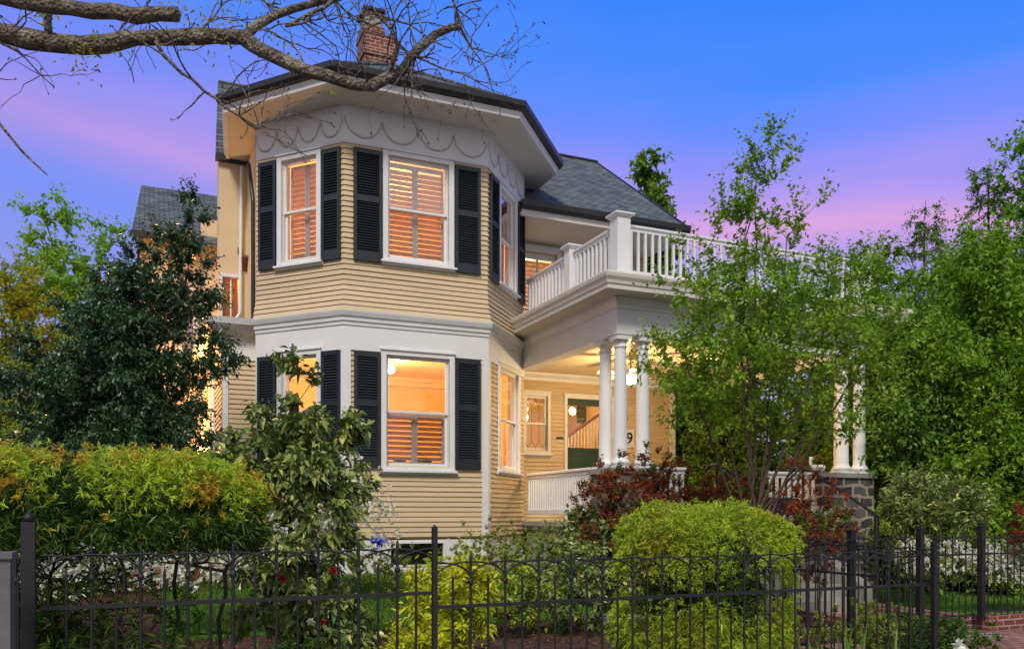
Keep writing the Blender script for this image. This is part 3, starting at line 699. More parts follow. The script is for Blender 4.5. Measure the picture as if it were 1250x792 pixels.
# ---- left block (warm lit side)
wf1 = WF((1.2, 15.0), (1.74, 15.0)); ws1 = WF((1.2, 21.0), (1.2, 15.0)); wf2 = WF((1.24, 16.3), (1.74, 16.3)); ws2 = WF((1.30, 17.4), (1.24, 16.42))
sL = ws1.L
lowh = [(.9, 1.9, 2.2, 4.2), (3.4, 4.6, 2.0, 4.1)]; uph = []
lb = MB(); siding(lb, wf1, 0, .54, .9, 4.15); siding(lb, ws1, 0, sL, .9, 4.15, [opening(*h) for h in lowh])
lw = lb.build('left_wall', M['siding'], house)
lp = MB(); panel(lp, wf1, .013, .54, -.1, -.012, .3, 4.8); panel(lp, ws1, 0, sL-.12, -.12, -.012, .3, 4.8, [opening(*h) for h in lowh]); lp.build('inner_wall', M['intwall'], lw)
up = MB(); vw = (.06, .36, 5.08, 5.86)
panel(up, wf2, 0, .5, -.12, 0, 4.8, 8.1, [vw]); panel(up, ws2, 0, ws2.L, -.12, 0, 4.8, 8.1, [opening(*h) for h in uph])
w5 = WF((1.75, 16.29), (1.75, 14.6)); panel(up, w5, 0, 1.69, -.1, 0, 4.84, 8.0)
w6 = WF((2.1, 21.0), (2.1, 17.4)); panel(up, w6, 0, 3.6, -.1, 0, 4.8, 8.6); up.box(1.30, 2.1, 17.4, 17.5, 4.8, 8.6)
wb = WF((-.1, 21.0), (1.2, 21.0)); panel(up, wb, .1, 1.3, -.15, 0, .3, 7.9, [opening(.82, 1.28, 4.9, 6.7)])
upw = up.build('stucco_wall', M['cream'], house)
mb = MB(); wf1.prof(mb, -.0, .56, [(0, 4.13), (.035, 4.13), (.035, 4.5), (.12, 4.55), (.2, 4.58), (.3, 4.68), (.33, 4.78), (0, 4.83)], 1, 0)
ws1.prof(mb, 0, sL, [(0, 4.13), (.035, 4.13), (.035, 4.5), (.12, 4.55), (.2, 4.58), (.3, 4.68), (.33, 4.78), (0, 4.83)], 0, 1)
wf1.box(mb, .0, .09, .0, .035, .9, 4.13); mb.build('side_cornice', M['white'], lw)
mb = MB(); mb.box(1.2, 1.75, 15.0, 16.3, 4.8, 4.84); mb.build('flat_roof', M['roof'], lw)
for h in lowh: window(house, ws1, *h, blinds='full' if h[0] < 1 else None)
window(house, wb, .82, 1.28, 4.9, 6.7, blinds='full'); point('room_and_fill_light', (.9, 21.9, 6.0), (1, .42, .1), 60)
mb = MB(); z = vw[2]+.03
while z < vw[3]-.05: wf2.prof(mb, vw[0]+.02, vw[1]-.02, [(-.1, z), (-.05, z+.055), (-.045, z+.06), (-.105, z+.005)]); z += .075
fr = MB(); a, b, c, d = vw
wf2.box(fr, a-.05, a, 0, .04, c-.06, d+.06); wf2.box(fr, b, b+.06, 0, .04, c-.06, d+.06); wf2.box(fr, a, b, 0, .04, d, d+.06); wf2.box(fr, a, b, 0, .05, c-.06, c); wf2.box(fr, (a+b)/2-.012, (a+b)/2+.012, -.04, .0, c, d)
fw = fr.build('window', M['white'], house); fw['label'] = 'small louvred window glowing orange beside the bay'; mb.build('louvres', M['blind'], fw)
mb = MB(); wf2.box(mb, .33, .42, .0, .02, 6.30, 6.42)
for k in range(3): wf2.box(mb, .335, .415, .02, .028, 6.32+k*.035, 6.335+k*.035)
mb.build('wall_vent', M['wood'], upw)
mb = MB(); wf2.prof(mb, .40, .5, [(0, 6.0), (.22, 6.2), (.22, 6.24), (0, 6.24)]); mb.build('bracket', M['wood'], upw)
mb = MB(); mb.path([(1.66, 15.3, 7.6), (1.66, 15.0, 7.2), (1.68, 14.86, 6.8), (1.68, 14.84, 4.8)], .035, 8); mb.build('downspout', M['gutter'], upw)
mb = MB(); mb.path([(1.40, 16.2, 4.85), (1.60, 16.2, 5.2), (1.63, 16.2, 7.9)], .03, 8); mb.build('downspout', M['white'], upw)
mb = MB(); wf2.box(mb, -.06, .55, -.02, .10, 7.96, 8.07); mb.build('gutter', M['gutter'], upw)
# steep slate roof above
mb = MB(); mb.poly([(1.18, 16.2, 8.06), (4.5, 16.2, 8.06), (4.5, 17.5, 9.98), (1.32, 17.5, 9.98)], .14, (0, .6, -.3))
mb.poly([(1.32, 17.5, 9.98), (4.5, 17.5, 9.98), (4.5, 17.65, 8.0), (1.36, 17.65, 8.0)], .1, (0, -1, 0))
mb.build('slate_roof', M['slate'], house)
# far left wing
mb = MB(); mb.box(-.1, 0, 21, 27, .3, 7.9); mb.box(1.2, 2.1, 21.0, 21.1, .3, 8.4); mb.add([(-.1, 21, 7.9), (-.1, 27, 7.9), (-.02, 24, 9.85)], [(0, 2, 1)])
bw_ = mb.build('rear_wall', M['cream'], house)
mb = MB(); mb.poly([(-.28, 20.7, 7.80), (4.5, 20.7, 7.80), (4.5, 23.8, 9.98), (-.08, 23.8, 9.98)], .1); mb.poly([(-.08, 23.8, 9.98), (4.5, 23.8, 9.98), (4.5, 27.2, 7.8), (-.28, 27.2, 7.8)], .1)
mb.build('rear_roof', M['roof'], house)
mb = MB(); mb.box(-.3, 1.25, 20.6, 20.7, 7.7, 7.84); mb.build('gutter', M['gutter'], bw_)
mb = MB(); mb.box(2.2, 6.6, 17.72, 21.4, .3, 8.15); mb.box(4.6, 10.1, 19.75, 22.2, .3, 7.35); mb.build('rear_mass', M['siding'], house)
# light for the side rooms
point('room_and_fill_light', (2.0, 19.6, 3.2), (1, .42, .1), 140); point('room_and_fill_light', (1.75, 17.2, 6.3), (1, .42, .1), 120); point('room_and_fill_light', (1.95, 16.2, 3.2), (1, .5, .15), 60)
lt = thing('wall_lantern', (1.05, 18.9, 2.9), 'bright orange glowing lantern on the left side wall behind the dark holly', 'lantern')
mb = MB(); mb.lathe((1.02, 18.9, 2.85), [(.02, -.16), (.09, -.14), (.10, -.12)], 8); mb.lathe((1.02, 18.9, 2.85), [(.11, .14), (.02, .24)], 8); mb.tube((1.02, 18.9, 3.05), (1.2, 18.9, 3.1), .015)
for k in range(4): t = math.pi/4+k*math.pi/2; mb.tube((1.02+.09*math.cos(t), 18.9+.09*math.sin(t), 2.72), (1.02+.1*math.cos(t), 18.9+.1*math.sin(t), 3.0), .008)
mb.build('lantern_frame', M['iron'], lt)
mb = MB(); mb.ball((1.02, 18.9, 2.85), .075, 12, 1.3); mb.build('lantern_bulb', M['globe2'], lt)
point('lantern_and_fill_light', (.80, 18.8, 2.9), (1, .40, .08), 330, .08)
point('lantern_and_fill_light', (.45, 17.0, 4.3), (1, .42, .10), 230, .1)  # added warm fill for the side wall, no lantern hangs here

# ---- porch furnishings
fan = thing('ceiling_fan', (8.34, 13.6, 4.46), 'white ceiling fan with glowing bowl light hanging over the porch', 'ceiling fan')
fx, fy = 8.34, 13.6
mb = MB(); mb.lathe((fx, fy, 0), [(.02, 4.46), (.07, 4.45), (.06, 4.4), (.02, 4.39), (.018, 4.22), (.11, 4.21), (.12, 4.12), (.08, 4.08), (.03, 4.07)][::-1], 18); mb.build('motor', M['fan'], fan)
mb = MB(); mb.lathe((fx, fy, 4.05), [(.01, -.11), (.07, -.10), (.12, -.05), (.13, 0), (.12, .02)], 18); mb.build('bowl_light', M['globe'], fan)
for k in range(5):
    t = k*2*math.pi/5+.5; c, s = math.cos(t), math.sin(t); mb = MB()
    P = [(.12, -.025), (.2, -.06), (.66, -.085), (.68, .07), (.2, .06), (.12, .03)]
    mb.poly([(fx+c*a-s*b, fy+s*a+c*b, 4.15+b*.25) for a, b in P][::-1], .01); mb.build('blade', M['fan'], fan)
point('fan_and_porch_light', (fx, fy, 3.82), (1, .66, .31), 140, .1)
point('fan_and_porch_light', (9.9, 13.2, 4.1), (1, .62, .27), 35, .1)  # separate point light along the porch, not part of the fan
pl = MB(); wp.box(pl, 2.78, 3.16, .03, .045, 2.97, 3.36); num = tag(pl.build('number_plaque', M['china'], None, (9.6, 15.95, 2.97)), 'white house number plaque reading 49 on the porch wall', 'plaque')
def text(body, loc, size, mat, parent, rot=(math.pi/2, 0, 0)):
    cu = bpy.data.curves.new('digits', 'FONT'); cu.body = body; cu.size = size; cu.extrude = .004; cu.align_x = 'CENTER'; cu.offset = .004
    o = bpy.data.objects.new('digits', cu); C.objects.link(o); dg = bpy.context.evaluated_depsgraph_get(); me = bpy.data.meshes.new_from_object(o.evaluated_get(dg)); bpy.data.objects.remove(o)
    o = bpy.data.objects.new('digits', me); C.objects.link(o); me.materials.clear(); me.materials.append(mat); o.rotation_euler = rot; o.parent = parent; o.location = Vector(loc)-Vector(ORG[parent.name]); ORG[o.name] = ORG[parent.name]; return o
text('49', (9.66, 15.948, 3.06), .34, M['black'], num)
mb = MB(); pt = wp.pt(2.87, .04, 3.62); ring = [(pt[0]+.11*math.cos(a), pt[1], pt[2]+.11*math.sin(a)) for a in [i*math.pi/8 for i in range(17)]]
mb.path(ring, .03, 8); tag(mb.build('wreath', M['wood'], None, (pt[0], pt[1], pt[2]-.14)), 'round brown wreath on the porch wall above the number plaque', 'wreath')
mb = MB(); wp.box(mb, 1.27, 1.42, .03, .045, 3.10, 3.14); mb.ball(wp.pt(1.31, .045, 3.12), .012, 6); mb.ball(wp.pt(1.38, .045, 3.12), .012, 6)
tag(mb.build('mail_hook', M['iron'], None, wp.pt(1.35, .04, 3.1)), 'small dark double hook on the siding between porch window and door', 'hook')
# swan planter and pot on the porch
sx, sy, sz = 10.78, 11.4, 2.235
swn = thing('swan_planter', (sx, sy, sz), 'white china swan planter on the stone pier cap', 'planter')
mb = MB(); mb.lathe((sx, sy, sz), [(.05, 0), (.10, .03), (.13, .09), (.12, .13), (.10, .14)], 16); mb.path([(sx-.10, sy, sz+.08), (sx-.16, sy, sz+.15), (sx-.17, sy, sz+.21), (sx-.14, sy, sz+.25)], .024, 8); mb.ball((sx-.15, sy, sz+.25), .032, 8); mb.build('basin', M['china'], swn)
mb = MB(); mb.path([(sx+.13*math.cos(a), sy, sz+.12+.19*math.sin(a)) for a in [i*math.pi/10 for i in range(11)]], .010, 6); mb.build('handle', M['wood'], swn)
mb = MB(); mb.lathe((9.45, 10.85, 1.38), [(.13, 0), (.16, .1), (.18, .3), (.19, .36), (.21, .37), (.21, .41), (.18, .41)], 20)
tag(mb.build('planter_pot', M['bluepot'], None, (9.45, 10.85, 1.38)), 'dark blue glazed pot beside the porch railing at the top of the steps', 'plant pot')
# ================================================================== GROUND
def sstep(a, b, x): t = np.clip((x-a)/(b-a), 0, 1); return t*t*(3-2*t)
def zg(x, y):
    x = np.asarray(x, float); y = np.asarray(y, float)
    yard = .10+.10*sstep(5.0, 8.5, y)+.34*sstep(9.0, 13.0, y)
    right = .085+.25*sstep(9.6, 13, y)
    w = sstep(5.6, 6.4, x)*(1-sstep(16, 18, x))
    z = yard*(1-w)+right*w
    edge = 1-sstep(4.5, 5.0, y)
    return z*(1-edge)+.0*edge
xs = np.concatenate([[-400, -150, -60, -30, -18, -12], np.arange(-9, 20.01, .18), [24, 32, 60, 150, 400]])
ys = np.concatenate([[-100, -30, -10, -3, 0, 2, 3], np.arange(4, 24.01, .18), [28, 36, 60, 150, 500]])
GX, GY = np.meshgrid(xs, ys); GZ = zg(GX, GY)
inn = (GY > 5.1) & (GX > -8) & (GX < 19) & (GY < 23) & ~((GX > 6.0) & (GY < 7.3)) & ~((GX > 8.2) & (GX < 9.8) & (GY < 9.5))
GZ = GZ+np.where(inn, rng.normal(0, .012, GX.shape), 0)
GZ = np.where((GX > 5.95) & (GX < 15) & (GY < 7.25) & (GY > 4.4), .05, GZ); GZ = np.where((GX > 8.3) & (GX < 9.6) & (GY < 9.5) & (GY > 7), .05, GZ)
V = np.stack([GX, GY, GZ], -1).reshape(-1, 3); nx = len(xs); ny = len(ys)
ii, jj = np.meshgrid(np.arange(ny-1), np.arange(nx-1), indexing='ij'); b = (ii*nx+jj).ravel()
mg, nt, bs = newmat('mulch_and_soil')
vo = coords(nt); n1 = N(nt, 'ShaderNodeTexVoronoi'); n1.inputs['Scale'].default_value = 45; nt.links.new(vo, n1.inputs['Vector'])
r = ramp(nt, [(0, (.03, .014, .01)), (.5, (.075, .032, .02)), (1, (.14, .07, .045))]); nt.links.new(n1.outputs['Color'], r.inputs[0]); nt.links.new(r.outputs[0], bs.inputs['Base Color'])
bp = N(nt, 'ShaderNodeBump'); bp.inputs['Distance'].default_value = .03; nt.links.new(n1.outputs['Distance'], bp.inputs['Height']); nt.links.new(bp.outputs[0], bs.inputs['Normal']); bs.inputs['Roughness'].default_value = .95
g_ = raw_mesh('ground', V, np.stack([b, b+1, b+nx+1, b+nx], 1), None, mg, smooth=True); tag(g_, 'dark mulch and soil ground of the front garden', 'ground', kind='structure')
# chips of mulch
n = 9000; P = np.stack([rng.uniform(-2, 6, n), rng.uniform(5.1, 10.2, n), np.zeros(n)], 1); P[:, 2] = zg(P[:, 0], P[:, 1])+.02
M['chips'] = leafmat('bark_chips', [(0, (.05, .02, .012)), (.6, (.11, .045, .025)), (1, (.2, .11, .07))], 0, .9, gloss=.1)
D = rng.normal(0, 1, (n, 3)); D[:, 2] *= .25
o = leaves('bark_chips', P, D, rng.uniform(.02, .06, n), np.full(n, .45), M['chips'], None, 0, .8); tag(o, 'reddish bark chips spread over the garden bed', 'mulch', kind='stuff')
mb = MB(); mb.box(-60, 60, -2, 4.85, -.1, .012); sw_ = mb.build('sidewalk', M['concrete']); tag(sw_, 'grey concrete sidewalk in front of the iron fence', 'sidewalk', kind='structure')
mb = MB(); mb.box(6.08, 14, 4.86, 7.15, .0, .10); mb.box(8.45, 9.42, 7.15, 9.2, .0, .104); tag(mb.build('brick_path', M['paver']), 'red brick path through the gate to the porch steps', 'path', kind='structure')
mb = MB(); mb.box(9.50, 15.5, 7.17, 7.38, .0, .27); mb.box(9.42, 9.60, 7.38, 9.15, .0, .25); mb.box(8.25, 8.44, 7.25, 9.1, .0, .2); tag(mb.build('brick_kerb', M['brick']), 'low brick kerb edging the path and the bed right of the gate', 'kerb')
mb = MB(); mb.poly([(8.78, 7.0, .112), (9.22, 6.72, .112), (9.36, 6.98, .112), (9.05, 7.3, .112)][::1], .01); tag(mb.build('slate_flagstone', M['lattice'] if 0 else M['stone']), 'blue grey flat stone lying on the brick path by the gate', 'flagstone')
# lawn blades
def grass(name, regs, n, label, h=(.05, .11), cols=None):
    Ps = []
    for (x0, x1, y0, y1, w) in regs:
        k = int(n*w); Ps.append(np.stack([rng.uniform(x0, x1, k), rng.uniform(y0, y1, k), np.zeros(k)], 1))
    P = np.concatenate(Ps); P[:, 2] = zg(P[:, 0], P[:, 1])-.005
    D = np.stack([rng.normal(0, .35, len(P)), rng.normal(0, .35, len(P)), np.ones(len(P))], 1)
    o = leaves(name, P, D, rng.uniform(*h, len(P)), np.full(len(P), .09), cols, None, .1, .3); tag(o, label, 'grass', kind='stuff'); return o
M['grass'] = leafmat('grass_blades', [(0, (.06, .15, .02)), (.6, (.11, .26, .035)), (1, (.2, .36, .06))], .3, .6)
grass('lawn', [(.2, 6.6, 9.35, 13.1, 1)], 90000, 'green lawn between the fence bed and the bay', cols=M['grass'])
grass('lawn', [(9.7, 15, 7.6, 11.5, 1)], 40000, 'green lawn right of the brick path', cols=M['grass'])
mb = MB(); mb.box(4.6, 5.7, 8.9, 9.25, .18, .27); tag(mb.build('stepping_stone', M['concrete'], None, (5.1, 9.1, .18)), 'pale stone slab lying in the mulch behind the fence', 'stone')

# ================================================================== IRON FENCE
def fence(name, p0, p1, zb, h, label, off0=False, posts=(1, 1), bottom=None, sp=.12, group=None, pw=.0155, posth=None):
    """h: dict of heights above z=0: arch, rail, tall, base"""
    w = WF(p0, p1); t = thing(name, (p0[0], p0[1], zb), label, 'gate' if 'gate' in name else 'fence', group)
    n = max(2, int(round(w.L/(2*sp)))); s2 = w.L/n; sp = s2/2
    col = h['arch']-.125
    def pk(s, top, r, tall):
        mb = MB(); r *= 1.2; mb.tube(w.pt(s, 0, zb), w.pt(s, 0, top-.02), r, k=6); mb.tube(w.pt(s, 0, top-.02), w.pt(s, 0, top+.012), r, .001, k=6)
        if tall: mb.lathe((*w.pt(s, 0, 0)[:2], col), [(.008, -.022), (.016, -.014), (.019, 0), (.014, .014), (.009, .02)], 8)
        return mb.build('picket', M['iron'], t)
    a0 = b0 = None
    for i in range(n):
        if i > 0:
            if a0 is None: a0 = pk(s2*i, h['tall'], .0075, True); sa = s2*i
            else: copy_part(a0, t, (w.u[0]*(s2*i-sa), w.u[1]*(s2*i-sa), 0))
        s = s2*(i+.5)
        if b0 is None: b0 = pk(s, h['arch']-.085, .0065, False); sb = s
        else: copy_part(b0, t, (w.u[0]*(s-sb), w.u[1]*(s-sb), 0))
    arc0 = None
    for i in range(n-1):
        if arc0 is None:
            mb = MB(); pts = []
            for k in range(15):
                th = math.pi*k/14; pts.append(w.pt(s2*i+s2*(1-math.cos(th)), .004, col+.01+.115*math.sin(th)**.85))
            mb.path(pts, .0062, 6); arc0 = mb.build('arch', M['iron'], t); si = s2*i
        else: copy_part(arc0, t, (w.u[0]*(s2*i-si), w.u[1]*(s2*i-si), 0))
    for a, b, sgn in ((0, s2, 1), (w.L, w.L-s2, -1)):
        mb = MB(); pts = []
        for k in range(8):
            th = math.pi/2+math.pi/2*k/7; ss = (s2-s2*math.sin(th)) if sgn > 0 else 0
            ss = a+sgn*(s2*(-math.cos(th))); ss = min(max(ss, 0), w.L); pts.append(w.pt(a+sgn*s2*(1-math.cos(math.pi/2*k/7)) if 0 else a+sgn*s2*math.sin(math.pi/2*k/7), .004, col+.01+.115*math.cos(math.pi/2*k/7)**.85))
        mb.path(pts, .0062, 6); mb.build('arch', M['iron'], t)
    mb = MB(); w.box(mb, 0, w.L, -.008, .008, h['rail']-.011, h['rail']+.011); mb.build('rail', M['iron'], t)
    if bottom: mb = MB(); w.box(mb, 0, w.L, -.008, .008, bottom-.012, bottom+.012); mb.build('rail', M['iron'], t)
    for k, on in enumerate(posts):
        if on:
            s = w.L*k; tp = posth or h['tall']+.08; mb = MB(); w.box(mb, s-pw, s+pw, -pw, pw, zb-.05, tp)
            q = w.pt(s, 0, tp); mb.hexa([w.pt(s-pw, pw, tp), w.pt(s+pw, pw, tp), w.pt(s+pw, -pw, tp), w.pt(s-pw, -pw, tp)]+[w.pt(s-.003, .003, tp+.018), w.pt(s+.003, .003, tp+.018), w.pt(s+.003, -.003, tp+.018), w.pt(s-.003, -.003, tp+.018)])
            mb.build('post', M['iron'], t)
    return t
FY = 5.03
fence('iron_fence', (-.50, FY), (1.66, FY), .08, dict(arch=1.325, rail=1.048, tall=1.375), 'black iron fence run of crossed arches under the wide left hedge', posts=(0, 1), bottom=.2)
fence('iron_fence', (1.66, FY-.002), (5.97, FY-.002), .08, dict(arch=1.237, rail=.957, tall=1.285), 'black iron fence run from the middle post past the clipped round shrub', posts=(0, 0), bottom=.2)
fence('iron_fence', (5.97, 5.0), (5.97, 7.2), .10, dict(arch=1.25, rail=.98, tall=1.29), 'black iron fence return running back from the corner post', posts=(1, 1), bottom=.25, pw=.02, posth=1.30)
fence('iron_fence', (5.97, 7.21), (8.38, 7.21), .10, dict(arch=1.26, rail=1.03, tall=1.30), 'black iron fence run set back left of the gate', posts=(0, 1), bottom=.3, pw=.034, posth=1.36)
fence('iron_gate', (8.45, 7.20), (9.36, 7.20), .18, dict(arch=1.26, rail=1.04, tall=1.30), 'black iron gate between two thick posts across the brick path', posts=(0, 0), bottom=.30)
fence('iron_fence', (9.43, 7.22), (14.4, 7.22), .27, dict(arch=1.26, rail=1.04, tall=1.30), 'black iron fence run on the brick kerb right of the gate', posts=(1, 0), bottom=.34, pw=.034, posth=1.38)
p7 = thing('gate_post', (7.38, 7.25, .1), 'thick black iron post midway along the set back fence', 'post')
mb = MB(); mb.box(7.35, 7.42, 7.25, 7.32, .05, 1.33); mb.build('shaft', M['iron'], p7); mb = MB(); mb.box(7.34, 7.43, 7.24, 7.33, 1.33, 1.35); mb.build('cap', M['iron'], p7)
cpz = thing('corner_post', (-.56, 5.05, 0), 'thick black square corner post at the left end of the iron fence', 'post')
mb = MB(); mb.box(-.59, -.525, 5.03, 5.10, 0, 1.50); mb.build('shaft', M['iron'], cpz); mb = MB(); mb.ball((-.557, 5.065, 1.52), .028, 10); mb.build('finial', M['iron'], cpz)
fence('iron_fence', (-.60, 5.12), (-1.0, 6.9), .1, dict(arch=1.30, rail=1.06, tall=1.35), 'short black iron fence run turning back at the left edge', posts=(0, 1), bottom=.2, pw=.03)
gp = thing('wooden_post', (-.66, 4.7, 0), 'weathered grey square post at the far left edge in front of the fence', 'post')
mb = MB(); mb.box(-.74, -.585, 4.62, 4.76, 0, 1.33); mb.build('shaft', M['greypost'], gp); mb = MB(); mb.box(-.755, -.575, 4.605, 4.775, 1.33, 1.36); mb.build('cap', M['greypost'], gp)

# ================================================================== PLANTS
LG = {
 'street': leafmat('young_oak_leaf', [(0, (0.176, 0.220, 0.022)), (1, (0.462, 0.418, 0.044))], .4, .5),
 'holly': leafmat('holly_leaf', [(0, (0.023, 0.058, 0.028)), (.6, (0.058, 0.113, 0.050)), (1, (0.146, 0.213, 0.097))], .12, .28, gloss=.6),
 'mid': leafmat('dogwood_leaf', [(0, (0.082, 0.169, 0.018)), (.55, (0.187, 0.321, 0.028)), (1, (0.396, 0.534, 0.058))], .38, .5),
 'maple': leafmat('maple_leaf', [(0, (0.076, 0.199, 0.022)), (.5, (0.142, 0.332, 0.030)), (1, (0.283, 0.515, 0.049))], .4, .5),
 'ever': leafmat('hemlock_leaf', [(0, (0.059, 0.125, 0.019)), (.6, (0.134, 0.250, 0.033)), (1, (0.298, 0.387, 0.058))], .2, .6),
 'back': leafmat('back_leaf', [(0, (0.075, 0.170, 0.022)), (.6, (0.150, 0.284, 0.030)), (1, (0.273, 0.435, 0.048))], .35, .55),
 'lime': leafmat('lime_leaf', [(0, (0.143, 0.300, 0.029)), (1, (0.343, 0.543, 0.072))], .45, .5),
 'yel': leafmat('yellow_leaf', [(0, (.13, .17, .015)), (1, (.33, .38, .04))], .4, .5),
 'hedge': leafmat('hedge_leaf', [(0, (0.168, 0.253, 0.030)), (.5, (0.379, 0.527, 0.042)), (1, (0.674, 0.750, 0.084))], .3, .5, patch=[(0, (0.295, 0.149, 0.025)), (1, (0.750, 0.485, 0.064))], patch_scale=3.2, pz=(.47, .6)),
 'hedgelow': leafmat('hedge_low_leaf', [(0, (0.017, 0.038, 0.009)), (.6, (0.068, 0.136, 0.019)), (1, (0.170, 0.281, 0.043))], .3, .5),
 'box': leafmat('juniper_leaf', [(0, (0.155, 0.248, 0.024)), (.5, (0.373, 0.497, 0.039)), (1, (0.652, 0.714, 0.077))], .3, .5, patch=[(0, (0.201, 0.171, 0.019)), (1, (0.528, 0.435, 0.054))], patch_scale=2.2, pz=(.55, .75)),
 'cam': leafmat('camellia_leaf', [(0, (0.055, 0.106, 0.040)), (.5, (0.153, 0.217, 0.055)), (.8, (0.305, 0.355, 0.090)), (1, (0.687, 0.687, 0.229))], .15, .3, gloss=.6),
 'red': leafmat('red_leaf', [(0, (.05, .04, .018)), (.5, (.20, .05, .022)), (1, (.50, .075, .035))], .25, .5, patch=[(0, (.03, .065, .015)), (1, (.14, .19, .04))], patch_scale=2.4, pz=(.5, .62)),
 'aza': leafmat('azalea_leaf', [(0, (0.097, 0.148, 0.026)), (1, (0.355, 0.420, 0.063))], .25, .5),
 'shrub': leafmat('shrub_leaf', [(0, (0.101, 0.193, 0.034)), (.6, (0.269, 0.360, 0.047)), (1, (0.674, 0.617, 0.094))], .25, .45),
 'acuba': leafmat('aucuba_leaf', [(0, (0.132, 0.198, 0.011)), (.5, (0.462, 0.506, 0.022)), (1, (0.748, 0.726, 0.055))], .3, .4),
 'iris': leafmat('iris_leaf', [(0, (0.074, 0.158, 0.025)), (1, (0.192, 0.292, 0.057))], .3, .45),
 'petal': leafmat('white_petal', [(0, (0.620, 0.640, 0.620)), (1, (0.820, 0.820, 0.800))], .3, .6),
 'redpetal': leafmat('red_petal', [(0, (0.330, 0.011, 0.011)), (1, (0.550, 0.033, 0.033))], .3, .5),
 'far': leafmat('far_leaf', [(0, (0.084, 0.177, 0.023)), (1, (0.252, 0.385, 0.046))], .35, .6),
}
def tree(name, base, trunk, blobs, nt_, label, cat, leaf, bark, shoots, m, sl, L, W, rmin, rmax, group=None, up=.5, out=.6, shell=.5, step=.3, droop=.15, flat=.6, curve=.1, jit=.05, ex=.45, spread=1.0, tips=None, downpen=.8):
    t = thing(name, base, label, cat, group); s = Skel(trunk)
    T = in_blobs(blobs, nt_, shell) if tips is None else tips
    s.grow(T, step, curve, jit, 0, downpen); s.mesh('trunk', M[bark], t, rmin, rmax, ex)
    s.shoot_leaves('crown', LG[leaf], t, shoots, m, sl, L, W, up, spread, droop, flat, out=out); return t, s

# -- big limb reaching over from a street tree left of the frame
st = thing('street_tree', (-5.6, 4.2, 0), 'old tree whose bare lichened limb reaches across the top left sky', 'tree')
sk = Skel([(-5.6, 4.2, 0), (-5.55, 4.25, 1.2), (-5.5, 4.3, 2.4), (-5.35, 4.4, 3.6), (-5.0, 4.6, 4.5)])
rf_ = [.30, .26, .24, .22, .19]
def limb(par, pts, r0, r1, jit=.012):
    """pts: (px,py,depth); returns node indices"""
    ids = []; n = len(pts)
    Q = [np.array(at(*p)) for p in pts]
    prev = par
    for k, q in enumerate(Q):
        if prev >= 0:
            a = sk.p[prev]; L = np.linalg.norm(q-a); ns = max(1, int(L/.12))
        else: ns = 1; a = q
        for j in range(1, ns+1):
            f = j/ns; rr = r0+(r1-r0)*((k+f)/n); p = a+(q-a)*f+(rng.normal(0, jit, 3) if j < ns else 0)
            sk.p.append(p); sk.par.append(prev); prev = len(sk.p)-1; rf_.append(rr*(1+rng.normal(0, .07))); ids.append(prev)
    return ids
Lb = limb(4, [(-330, 60, 6.2), (-200, 40, 6.2), (-60, 32, 6.2), (0, 40, 6.2), (60, 52, 6.3), (100, 56, 6.35), (130, 54, 6.4), (165, 47, 6.4), (240, 45, 6.5), (298, 46, 6.6)], .085, .058)
La = limb(Lb[8], [(-200, -10, 5.9), (-60, -20, 5.9), (20, 0, 5.9), (60, 7, 5.9), (110, 14, 5.9), (165, 20, 5.9), (218, 18, 5.9)], .062, .05)
sk.p.append(sk.p[-1]+np.array((.02, 0, 0))); sk.par.append(La[-1]); rf_.append(.002)
B1 = limb(Lb[-1], [(312, 32, 6.7), (338, 18, 6.8), (385, 4, 6.9), (430, -8, 7.0)], .04, .028)
B1b = limb(B1[4], [(350, 32, 6.7), (372, 28, 6.6), (384, 14, 6.6)], .018, .008)
B2 = limb(Lb[-1], [(320, 62, 6.5), (350, 76, 6.5), (400, 93, 6.5), (430, 104, 6.5), (452, 106, 6.5), (475, 94, 6.5), (490, 88, 6.5), (503, 68, 6.5), (518, 54, 6.5), (532, 42, 6.6), (550, 34, 6.6), (562, 34, 6.7)], .058, .026)
def near_id(ids, px, py, d=6.5):
    q = np.array(at(px, py, d)); return min(ids, key=lambda i: np.linalg.norm(sk.p[i]-q))
subs = []
subs += [limb(near_id(B2, 470, 96), [(480, 72, 6.4), (486, 57, 6.4), (478, 35, 6.4), (460, 18, 6.4), (454, 8, 6.4)], .022, .010)]
subs += [limb(near_id(subs[0], 484, 60), [(500, 66, 6.4)], .01, .008)]
subs += [limb(near_id(subs[0], 470, 25), [(500, 30, 6.5), (530, 52, 6.5)], .012, .006), limb(near_id(subs[0], 456, 12), [(440, 18, 6.3), (425, -5, 6.3)], .009, .005)]
subs += [limb(B2[-1], [(575, 58, 6.8), (590, 78, 6.8), (600, 106, 6.8)], .011, .004), limb(B2[-1], [(556, 10, 6.7), (550, -8, 6.7)], .012, .009)]
subs += [limb(near_id(B2, 505, 68), [(540, 84, 6.6), (580, 98, 6.6), (612, 106, 6.6)], .010, .003)]
subs += [limb(near_id(B2, 502, 72), [(503, 105, 6.4), (506, 135, 6.4)], .007, .003), limb(subs[4][-3], [(612, 70, 6.8), (628, 40, 6.8)], .006, .003)]
subs += [limb(near_id(Lb, 185, 46), [(200, 68, 6.3), (222, 90, 6.3), (250, 112, 6.2), (292, 142, 6.1), (340, 172, 6.1), (374, 190, 6.1)], .018, .0035)]
subs += [limb(near_id(Lb, 0, 40), [(30, 70, 6), (50, 92, 6), (66, 106, 6)], .009, .004), limb(near_id(Lb, 60, 50), [(58, 25, 6.2), (62, 0, 6.2), (64, -20, 6.2)], .028, .024)]
